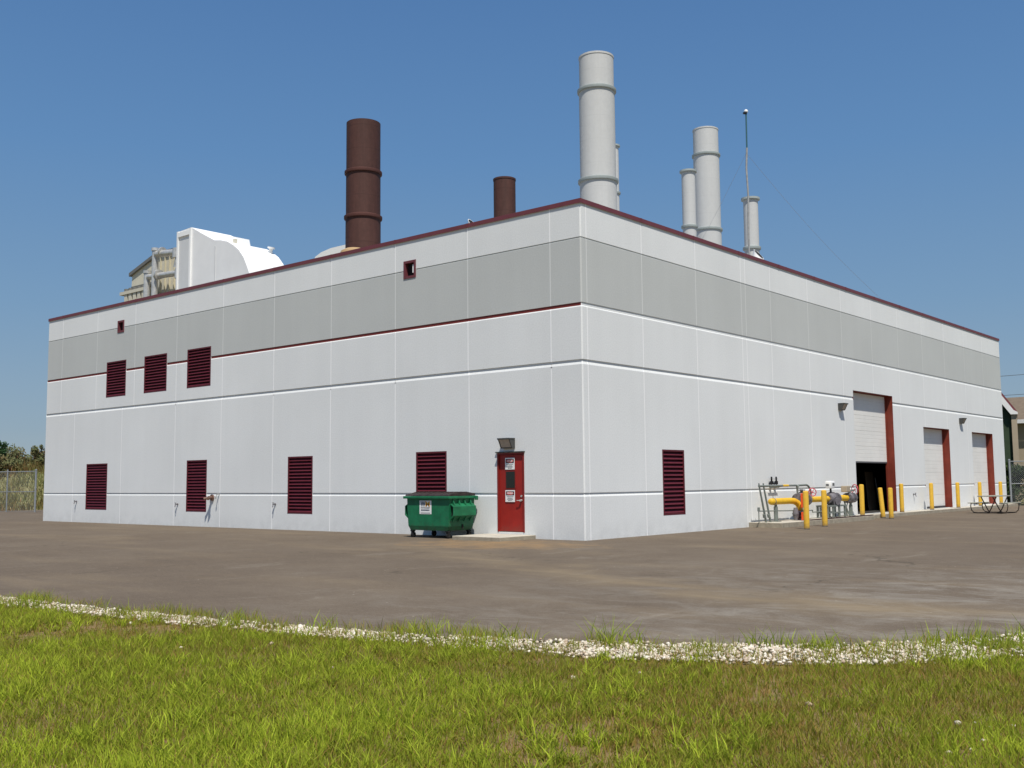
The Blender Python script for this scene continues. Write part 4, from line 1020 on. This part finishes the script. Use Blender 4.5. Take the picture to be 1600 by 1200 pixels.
# slanted cut vent hoods behind the parapet
def hood(x, y, z, r, lean, label):
    e = empty('vent_hood', label, 'vent', (x, y, 8.2), group='slant cut white vent pipes on the roof')
    bm = NB(); n = 24; zt = z - 8.2
    A = []; B = []
    for k in range(n):
        a = 2 * math.pi * k / n; cx_, cy_ = r * math.cos(a), r * math.sin(a)
        A.append(bm.verts.new((cx_, cy_, 0))); B.append(bm.verts.new((cx_ + lean[0], cy_ + lean[1], zt - r * 1.2 * math.cos(a))))
    for k in range(n): bm.faces.new([A[k], A[(k + 1) % n], B[(k + 1) % n], B[k]])
    obj('pipe', bm, M['white'], e, True)
    bm = NB(); vs = []
    for k in range(n):
        a = 2 * math.pi * k / n; vs.append(bm.verts.new((.86 * r * math.cos(a) + lean[0], .86 * r * math.sin(a) + lean[1], zt + .004 - r * 1.2 * .86 * math.cos(a))))
    bm.faces.new(vs); obj('opening', bm, M['dark'], e)
    bm = NB(); v2 = []
    for rr in (.87, 1.0):
        v2.append([bm.verts.new((rr * r * math.cos(2 * math.pi * k / n) + lean[0], rr * r * math.sin(2 * math.pi * k / n) + lean[1], zt + .002 - r * 1.2 * rr * math.cos(2 * math.pi * k / n))) for k in range(n)])
    for k in range(n): bm.faces.new([v2[0][k], v2[1][k], v2[1][(k + 1) % n], v2[0][(k + 1) % n]])
    obj('lip', bm, M['ductgrey'], e)
hood(-4.75, 1.1, 9.05, .13, (0, 0), 'small white slant cut vent pipe left of the tall pale stack')
hood(-1.35, 11.9, 9.42, .17, (.1, .40), 'curved white vent pipe leaning at the foot of the antenna mast')

# ------------------------------------------------------------------ white intake duct (left of roof)
iw = empty('intake_duct', 'big white air intake duct with curved back standing on the left roof', 'duct', (-26, 6, 8.2))
def I(x, y, z): return (x + 26, y - 6, z - 8.2)
# side profile in x-z at the near plane, extruded backwards
profA = [(-28.38, 8.2), (-28.38, 13.58), (-27.28, 13.62), (-26.4, 13.18), (-25.36, 12.69), (-24.85, 12.61), (-24.35, 12.47), (-23.91, 12.25), (-23.47, 11.96), (-23.10, 11.58), (-22.85, 11.17), (-22.67, 10.83), (-22.45, 10.2), (-22.30, 9.4), (-22.25, 8.2)]
bm = NB(); prism(bm, profA, lambda a, b: I(a, 6.0, b), lambda a, b: I(a, 8.199, b)); fixn(bm)
for f in bm.faces:
    if abs(f.normal.y) > .9: f.material_index = 1
obj('duct_body', bm, [M['ductwhite'], mat('duct_side', (.78, .78, .77), .7, .06, .5)], iw)
bm = NB(); prism(bm, [(-28.37, 8.2), (-28.37, 13.5), (-27.26, 13.58), (-27.08, 13.05), (-26.95, 8.2)], lambda a, b: I(a, 8.2, b), lambda a, b: I(a, 9.25, b)); fixn(bm); obj('duct_rear', bm, M['ductwhite'], iw)
bm = NB(); cyl(bm, I(-23.9, 8.0, 11.9), I(-23.78, 8.0, 12.42), .09, n=12); cyl(bm, I(-23.78, 8.0, 12.38), I(-23.76, 8.0, 12.46), .17, n=12); obj('lifting_nozzle', bm, M['ductwhite'], iw)
bm = NB(); box(bm, *[v for v in (-28.25 + 26, -27.33 + 26, -.030, -.004, 0, 13.10 - 8.2)]); obj('side_panel', bm, M['ductgrey'], iw)
bm = NB(); box(bm, -28.38 + 26, -28.26 + 26, -.09, -.002, 0, 5.36); box(bm, -27.32 + 26, -27.20 + 26, -.09, -.002, 0, 5.36); box(bm, -28.259 + 26, -27.321 + 26, -.09, -.002, 5.08, 5.30); obj('panel_trim', bm, M['ductwhite'], iw)
bm = NB(); box(bm, -25.30 + 26, -25.24 + 26, -.02, -.002, 0, 4.2); obj('seam_rib', bm, M['ductgrey'], iw)
bm = NB(); box(bm, -25.0 + 26, -24.86 + 26, .75, .9, 4.42, 4.62); obj('junction_box', bm, M['tan'], iw)
# tan filter house with silver pipes
fh = empty('filter_house', 'tan filter house with sloping dark trimmed roof on the far left roof', 'filter house', (-32, 7, 8.2 - 8.2))
# stands on its own steel legs beside the building
bm = NB(); prism(bm, [(-34.35, 9.0), (-34.35, 11.93), (-34.30, 12.45), (-31.85, 13.15), (-30.0, 13.12), (-30.0, 9.0)], lambda a, b: (a + 32, 0, b), lambda a, b: (a + 32, 3.2, b)); fixn(bm)
obj('housing', bm, M['tan'], fh)
bm = NB(); prism(bm, [(-34.45, 12.36), (-34.45, 12.54), (-31.85, 13.27), (-31.85, 13.10)], lambda a, b: (a + 32, -.12, b), lambda a, b: (a + 32, 3.3, b)); prism(bm, [(-31.84, 13.10), (-31.84, 13.27), (-29.9, 13.22), (-29.9, 13.06)], lambda a, b: (a + 32, -.12, b), lambda a, b: (a + 32, 3.3, b)); fixn(bm)
obj('roof_trim', bm, M['tandark'], fh)
bm = NB(); box(bm, -2.3, .1, -.06, -.002, 11.56, 11.80); obj('dark_band', bm, M['tandark'], fh)
bm = NB()
for k in range(4): box(bm, .45 + k * .42, .50 + k * .42, -.07, -.002, 9.0, 12.95)
obj('rib', bm, mat('tan_rib', (.58, .53, .38), .7), fh)
bm = NB(); 
for k in range(6): box(bm, -1.95 + k * .42, -1.68 + k * .42, -.62, -.15, 9.0, 11.25)
box(bm, -2.35, .15, -.66, -.10, 11.26, 11.42)
obj('filter_row', bm, M['tan'], fh)
bm = NB()
for k in range(6): cyl(bm, (-2.1 + k * .42, -.4, 11.42), (-2.1 + k * .42, -.4, 11.60), .13, n=12)
obj('filter_cap', bm, M['tandark'], fh)
for (x, zt) in ((1.17, 13.06), (.45, 12.02)):
    bm = NB(); cyl(bm, (x, -.75, 8.9), (x, -.75, zt), .16, n=14); cyl(bm, (x, -.75, zt), (x, -.75, zt + .14), .20, n=14); obj('silver_riser', bm, M['silver'], fh, True)
bm = NB(); cyl(bm, (1.30, -.75, 12.88), (3.2, -.75, 12.70), .17, n=14); tube(bm, [(3.2, -.75, 12.70), (3.30, -.75, 12.5), (3.12, -.75, 11.95)], .16, 12); cyl(bm, (3.17, -.75, 12.88), (3.17, -.75, 12.42), .24, n=14)
cyl(bm, (1.75, -.75, 12.94), (1.85, -.75, 12.92), .23, n=14); obj('upper_header', bm, M['silver'], fh, True)
bm = NB(); cyl(bm, (.60, -.75, 11.82), (3.4, -.75, 11.66), .15, n=14); tube(bm, [(3.4, -.75, 11.66), (3.48, -.75, 11.5), (3.30, -.75, 10.7)], .15, 12); cyl(bm, (3.38, -.75, 11.85), (3.38, -.75, 11.38), .23, n=14)
cyl(bm, (1.45, -.75, 11.83), (1.57, -.75, 11.82), .25, n=14); obj('lower_header', bm, M['silver'], fh, True)
bm = NB()
for x in (-2.2, 1.8):
    for y in (.15, 3.0): box(bm, x - .1, x + .1, y - .1, y + .1, -.05, 9.0)
for x in (-1.95, .9): box(bm, x - .08, x + .08, -.7, -.5, -.05, 9.0)
obj('steel_legs', bm, M['steel'], fh)
bm = NB(); box(bm, -2.2, 3.5, -.95, -.1, 8.86, 8.95); obj('platform', bm, M['steel'], fh)

# white drum and tan cap just behind the parapet
wt = empty('white_drum', 'white rounded drum top peeking over the parapet beside the rusty stack', 'tank', (-15.6, 5.2, 8.2))
bm = NB(); prism(bm, [(-1.75, 0), (-1.75, 1.9), (-1.65, 2.18), (-1.45, 2.36), (-1.1, 2.48), (-.5, 2.56), (.4, 2.56), (.8, 2.46), (1.0, 2.3), (1.05, 0)], lambda a, b: (a, 0, b), lambda a, b: (a, 1.6, b)); fixn(bm); obj('drum', bm, mat('cream_white', (.84, .83, .78), .6), wt)
tc_ = empty('tan_roof_cap', 'low tan curved cap at the foot of the rusty stack', 'roof cap', (-10.55, 1.6, 8.2))
bm = NB(); lathe(bm, [(.5, 0), (.5, .85), (.45, .98), (.3, 1.06), (.001, 1.09)], n=24); obj('cap', bm, mat('cap_tan', (.45, .30, .15), .7), tc_, True)

# ------------------------------------------------------------------ fences
def fence(name, label, pts, h, mesh_gap=.085, rails=(1.0, .48), grp=None):
    r = empty(name, label, 'fence', (pts[0][0], pts[0][1], 0)); ox, oy = pts[0]
    P = [Vector((x - ox, y - oy, 0)) for x, y in pts]
    for k, p in enumerate(P):
        bm = NB(); rr = .055 if k in (0, len(P) - 1) else .038; cyl(bm, p, p + Vector((0, 0, h + .08)), rr, n=10); lathe(bm, [(rr + .01, h + .06), (rr + .008, h + .10), (.001, h + .13)], p, 10); obj('post', bm, M['fence'], r, True)
    bm = NB()
    for f_ in rails:
        for a, b in zip(P, P[1:]): cyl(bm, a + Vector((0, 0, h * f_)), b + Vector((0, 0, h * f_)), .024, n=8)
    obj('rail', bm, M['fence'], r)
    bm = NB(); hw = .0032
    for a, b in zip(P, P[1:]):
        L_ = (b - a).length; u = (b - a).normalized(); nrm = Vector((-u.y, u.x, 0)) * .03; n = int(L_ / mesh_gap)
        for d in (1, -1):
            k = -int(h / mesh_gap)
            while k < n:
                s0 = k * mesh_gap; z0, z1 = 0.03, h
                # diagonal wires clipped to the panel
                pa = max(0, -s0); pb = min(h, L_ - s0)
                if pb > pa:
                    A = (s0 + pa, pa) if d == 1 else (s0 + pa, h - pa); B = (s0 + pb, pb) if d == 1 else (s0 + pb, h - pb)
                    p0 = a + u * A[0] + Vector((0, 0, A[1])) + nrm; p1 = a + u * B[0] + Vector((0, 0, B[1])) + nrm
                    w = (u * -1 if d == 1 else u) * hw * .7 + Vector((0, 0, hw * .7))
                    quad(bm, [p0 - w, p1 - w, p1 + w, p0 + w])
                k += 1
    obj('chain_link', bm, M['fence'], r)
    return r
fence('chain_link_fence', 'chain link fence with two rails running right from the far building corner', [(.12, 37.0), (3.1, 37.05), (6.1, 37.1), (9.1, 37.2)], 2.28, .10, (1.0, .495))
fence('chain_link_fence', 'chain link fence in front of the brushy hillside at the far left', [(-43.85, 6.75), (-46.0, 6.1), (-49.0, 5.0), (-52.0, 3.9)], 2.32, .10, (1.0, .5))

# ------------------------------------------------------------------ vegetation helpers
def leaf_cloud(clumps, per, ls, seed, base=0.5):
    """clumps: list (x,y,z,rx,ry,rz); returns quads"""
    r = np.random.default_rng(seed); C = np.array(clumps); n = len(C) * per
    i = np.repeat(np.arange(len(C)), per)
    d = r.normal(size=(n, 3)); d /= np.linalg.norm(d, axis=1)[:, None]; rad = r.random(n) ** 0.45
    P = C[i, :3] + d * rad[:, None] * C[i, 3:]
    s = ls * r.uniform(.5, 1.3, n)
    a = r.normal(size=(n, 3)); a /= np.linalg.norm(a, axis=1)[:, None]; b = np.cross(a, r.normal(size=(n, 3))); b /= np.linalg.norm(b, axis=1)[:, None]
    V = np.stack([P - a * s[:, None], P + b * s[:, None] * .5, P + a * s[:, None], P - b * s[:, None] * .5], 1)
    F = np.arange(n * 4).reshape(n, 4)
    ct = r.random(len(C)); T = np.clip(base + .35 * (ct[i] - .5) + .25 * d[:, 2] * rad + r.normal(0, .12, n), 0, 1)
    return V.reshape(-1, 3), F, np.repeat(T, 4)
def shrub(name, label, cat, x, y, z, h, w, m_, seed, per=90, ls=.09, grp=None, spiky=False):
    r = empty(name, label, cat, (x, y, z), group=grp); rs = random.Random(seed)
    bm = NB(); tips = []
    nb = 7
    for k in range(nb):
        a = rs.uniform(0, 6.28); t = rs.uniform(.15, .95); hh = h * rs.uniform(.6, 1.0); p1 = (math.cos(a) * w * .22 * t, math.sin(a) * w * .22 * t, hh * .5); p2 = (math.cos(a) * w * .42 * t, math.sin(a) * w * .42 * t, hh)
        tube(bm, [(0, 0, -.15), p1, p2], [h * .02, h * .013, h * .004], 6); tips += [p1, p2, tuple((Vector(p1) + Vector(p2)) / 2)]
    obj('trunk', bm, M['bark'], r)
    cl = []
    for p in tips:
        s = rs.uniform(.10, .22) * w
        cl.append((p[0], p[1], p[2] * rs.uniform(.75, 1.0), s * 1.1, s * 1.1, s * (1.6 if spiky else 1.0)))
    for k in range(int(10)):
        a = rs.uniform(0, 6.28); rr = rs.uniform(.1, .45) * w; s = rs.uniform(.09, .18) * w
        cl.append((rr * math.cos(a), rr * math.sin(a), rs.uniform(.12, .8) * h * (1 - .5 * rr / w), s, s, s))
    V, F, T = leaf_cloud(cl, per, ls, seed)
    mesh_np('crown', V, F, m_, T, r)
    return r
# hill beyond the left fence
bm = NB(); nx, ny = 40, 46
hv = {}
def hill_z(x, y):
    d = math.hypot(x - CX, y - CY) ; t = max(0, (d - 71) / 16.0); t = min(1, t); t = t * t * (3 - 2 * t)
    return -0.02 + 2.5 * t + .35 * t * (math.sin(x * .35 + y * .21) + math.sin(y * .5 - x * .13)) 
for i in range(nx):
    for j in range(ny):
        x = -48 - i * 2.2; y = -60 + j * 2.6; hv[i, j] = bm.verts.new((x, y, hill_z(x, y) if i else -.04))
for i in range(nx - 1):
    for j in range(ny - 1): bm.faces.new([hv[i, j], hv[i + 1, j], hv[i + 1, j + 1], hv[i, j + 1]])
fixn(bm)
tag(obj('hill', bm, M['hillsoil'], smooth=True), kind='structure')
def brush(name, label, cat, n, xs, ys, zf, h, w, m_, cond=None):
    x = rng.uniform(*xs, n); y = rng.uniform(*ys, n)
    if cond is not None: k = cond(x, y); x, y = x[k], y[k]; n = len(x)
    z = np.array([zf(a, b) for a, b in zip(x, y)]) - .05
    p = vnoise(x, y, 1.6, 31)
    V, F, T = blades(x, y, z, rng.uniform(.4, 1, n) * h * (.5 + p), rng.uniform(.6, 1.3, n) * w, rng.uniform(.1, .8, n), np.clip(vnoise(x, y, 2.2, 33) * .9 + rng.normal(0, .16, n) + .05, 0, 1))
    tag(mesh_np(name, V, F, m_, T), label, cat, kind='stuff')
brush('hillside_brush', 'dry green and rust coloured weeds covering the hillside behind the fence', 'brush', 52000, (-76, -48.5), (-14, 34), hill_z, .85, .05, M['brush'], lambda x, y: (np.hypot(x - CX, y - CY) > 70))
sh = 'bushes on the hillside beyond the fence'
for k, (px, d, h, w, nm, lab) in enumerate([(-1.10, 0, 0, 0, 0, 0)]): pass
def at_dir(deg, d): a = FWD + R(deg); return CX + d * math.sin(a), CY + d * math.cos(a)
# bearings measured right of the camera axis
mat_sap = leaf_mat('sapling', (.03, .07, .03), (.05, .11, .04), (.09, .16, .06))
for k, (deg, d, h, w, nm, lab, m_, ls, spk) in enumerate([
    (-26.15, 84, 2.1, .9, 'shrub', 'tall thin dark green sapling standing above the hillside brush', mat_sap, .10, True),
    (-25.55, 86, 1.7, 2.8, 'shrub', 'broad olive bush on the hilltop right of the dark sapling', M['shrub'], .11, False),
    (-24.95, 88, 1.5, 2.2, 'shrub', 'low reddish bush on the hilltop close to the building', M['shrub'], .11, False),
    (-24.45, 84, 1.9, 1.2, 'shrub', 'slender brown bush right next to the building edge', M['shrub'], .10, True),
    (-26.6, 82, 1.7, 2.0, 'shrub', 'leftmost ragged olive bush at the picture edge', M['shrub'], .11, False),
    (-25.8, 83, .9, 2.4, 'shrub', 'low rust coloured bush halfway up the slope', M['shrub'], .11, False)]):
    x, y = at_dir(deg, d)
    shrub(nm, lab, 'bush', x, y, hill_z(x, y), h, w, m_, 50 + k, 70, ls, sh, spk)
# right background: hedge, trees, buildings
hg = 'dark trees and bushes behind the right fence'
for k, (x, y, h, w, lab, m_) in enumerate([
    (1.5, 40.0, 3.0, 4.2, 'dark green bush directly behind the right fence at the building corner', M['hedge']),
    (1.0, 43.6, 3.6, 3.4, 'mid green bush in front of the beige house', M['hedge']),
    (4.2, 40.2, 2.4, 3.2, 'dark hedge bush behind the second fence bay', M['hedge']),
    (.75, 46.5, 5.2, 3.8, 'dark reddish leaved tree in front of the beige house', M['redtree']),
    (7.0, 41.0, 3.0, 3.4, 'green bush behind the last fence bay', M['hedge']),
    (5.4, 48.5, 4.6, 4.0, 'larger dark tree right of the reddish tree', M['hedge']),
    (-.9, 39.6, 2.6, 2.2, 'small low bush behind the far building corner', M['hedge'])]):
    shrub('tree' if h > 4 else 'bush', lab, 'tree' if h > 4 else 'bush', x, y, -.03, h, w, m_, 80 + k, 520, .085, hg)
ux = empty('storage_shed', 'dark green walled shed with white gable board and red roof edge behind', 'building', (-.82, 41.9, 0), R(14.6))
def gable(a, b, y0, y1):
    return (lambda p, q: (p, y0, q)), (lambda p, q: (p, y1, q))
fa, fb = gable(0, 0, 0.0, 12)
bm = NB(); prism(bm, [(-7.0, -.05), (-7.0, 5.0), (-3.5, 10.35), (-.12, 5.0), (-.12, -.05)], fa, fb); fixn(bm); obj('wall', bm, M['greenwall'], ux)
fa, fb = gable(0, 0, -.25, 12.2)
bm = NB(); prism(bm, [(-3.5, 10.47), (-3.5, 10.62), (.20, 5.14), (.20, 4.98), (.10, 4.98)], fa, fb); prism(bm, [(-3.501, 10.47), (-3.501, 10.62), (-7.3, 4.9), (-7.3, 4.75)], fa, fb); fixn(bm); obj('roof', bm, M['coping'], ux)
bm = NB(); prism(bm, [(-3.5, 9.85), (-3.5, 10.46), (.02, 5.22), (.22, 5.1), (.22, 4.98), (-.14, 4.98)], lambda a, b: (a, -.33, b), lambda a, b: (a, -.255, b)); fixn(bm); obj('gable_board', bm, M['white'], ux)
bm = NB(); box(bm, -.119, .17, -.2, .3, -.05, 4.97); obj('corner_pier', bm, M['beige'], ux)
of = empty('beige_house', 'beige building with brown roof and white eave board behind the trees', 'building', (0, 56, 0))
bm = NB(); box(bm, -6, 16, 0, 10, -.05, 5.3); obj('wall', bm, M['beige'], of)
bm = NB(); prism(bm, [(-.5, 5.35), (4.9, 7.3), (5.1, 7.3), (10.6, 5.35)], lambda a, b: (-6.5, a, b), lambda a, b: (16.5, a, b)); fixn(bm); obj('roof', bm, M['brownroof'], of)
bm = NB(); box(bm, -6.5, 16.5, -.62, -.52, 5.12, 5.38); obj('eave_board', bm, M['white'], of)
for k in range(3):
    bm = NB(); x = -.2 + k * 4; box(bm, x, x + 1.5, -.06, -.005, 1.9, 4.3); w_ = obj('window', bm, M['white'], of)
    bm = NB(); box(bm, x + .08, x + 1.42, -.075, -.062, 2.0, 4.2); obj('pane', bm, M['dark'], w_)
# overhead cables on the far right
def cable(z0, z1, lab):
    bm = NB(); pts = [(-30 + t * 9, 80 - t * 2.4, z0 + (z1 - z0) * t / 12 + .9 * ((t - 6) / 6) ** 2) for t in range(13)]
    tube(bm, pts, .022, 5); tag(obj('overhead_cable', bm, M['ink']), lab, 'cable', 'power cables in the sky at right')
cable(9.7, 10.3, 'upper of the two thin cables in the sky beyond the far corner'); cable(8.05, 8.5, 'lower of the two thin cables in the sky beyond the far corner')

# ------------------------------------------------------------------ camera, sun, sky
def cam():
    c = bpy.data.cameras.new('camera'); o = bpy.data.objects.new('camera', c); COL.objects.link(o)
    yaw, pitch, roll = R(-40.3348), R(5.3673), R(-0.5381)
    f = Vector((math.sin(yaw) * math.cos(pitch), math.cos(yaw) * math.cos(pitch), math.sin(pitch))); r = Vector((math.cos(yaw), -math.sin(yaw), 0)); u = r.cross(f)
    r2 = r * math.cos(roll) + u * math.sin(roll); u2 = -r * math.sin(roll) + u * math.cos(roll)
    m = Matrix((r2, u2, -f)).transposed().to_4x4(); m.translation = Vector((15.5014, -21.0175, 1.4818)); o.matrix_world = m
    c.sensor_fit = 'HORIZONTAL'; c.sensor_width = 36; c.lens = 1622.29 / 1600 * 36; c.clip_end = 5000; c.clip_start = .05
    scn.camera = o
cam()
SUN_EL = R(60.5); AZ = R(129.5)          # clockwise from +Y
sd = Vector((math.sin(AZ) * math.cos(SUN_EL), math.cos(AZ) * math.cos(SUN_EL), math.sin(SUN_EL)))
l = bpy.data.lights.new('sun', 'SUN'); l.energy = 4.85; l.angle = R(.53); l.color = (1.0, .95, .87)
so = bpy.data.objects.new('sun', l); COL.objects.link(so); so.rotation_euler = sd.to_track_quat('Z', 'Y').to_euler(); so.location = (20, -20, 40)
w = bpy.data.worlds.new('World'); scn.world = w; w.use_nodes = True
N = w.node_tree.nodes; Lk = w.node_tree.links; bg = N['Background']
sky = N.new('ShaderNodeTexSky'); sky.sky_type = 'NISHITA'; sky.sun_disc = False; sky.sun_elevation = SUN_EL; sky.sun_rotation = AZ
sky.air_density = 1.0; sky.dust_density = 1.2; sky.ozone_density = 2.0; sky.altitude = 100
# summer haze: the Nishita sky blended with an elevation gradient measured for this clear hazy day
tcw = N.new('ShaderNodeTexCoord'); sx = N.new('ShaderNodeSeparateXYZ'); Lk.new(tcw.outputs['Generated'], sx.inputs[0])
rp = N.new('ShaderNodeValToRGB'); e = rp.color_ramp.elements
e[0].position = 0.0; e[0].color = (.35, .43, .48, 1); e[1].position = 1.0; e[1].color = (.035, .11, .32, 1)
for p_, c_ in ((.05, (.255, .365, .475)), (.16, (.175, .315, .495)), (.30, (.112, .256, .495)), (.44, (.080, .200, .435))):
    k = e.new(p_); k.color = (*c_, 1)
Lk.new(sx.outputs['Z'], rp.inputs['Fac'])
sc_ = N.new('ShaderNodeVectorMath'); sc_.operation = 'SCALE'; sc_.inputs['Scale'].default_value = 10.0; Lk.new(rp.outputs['Color'], sc_.inputs[0])
mxw = N.new('ShaderNodeMix'); mxw.data_type = 'RGBA'; mxw.inputs[0].default_value = 0.85; Lk.new(sky.outputs[0], mxw.inputs[6]); Lk.new(sc_.outputs[0], mxw.inputs[7])
Lk.new(mxw.outputs[2], bg.inputs['Color'])
bg.inputs['Strength'].default_value = 0.10
scn.view_settings.view_transform = 'Standard'; scn.view_settings.look = 'None'; scn.view_settings.exposure = 0; scn.view_settings.gamma = 1
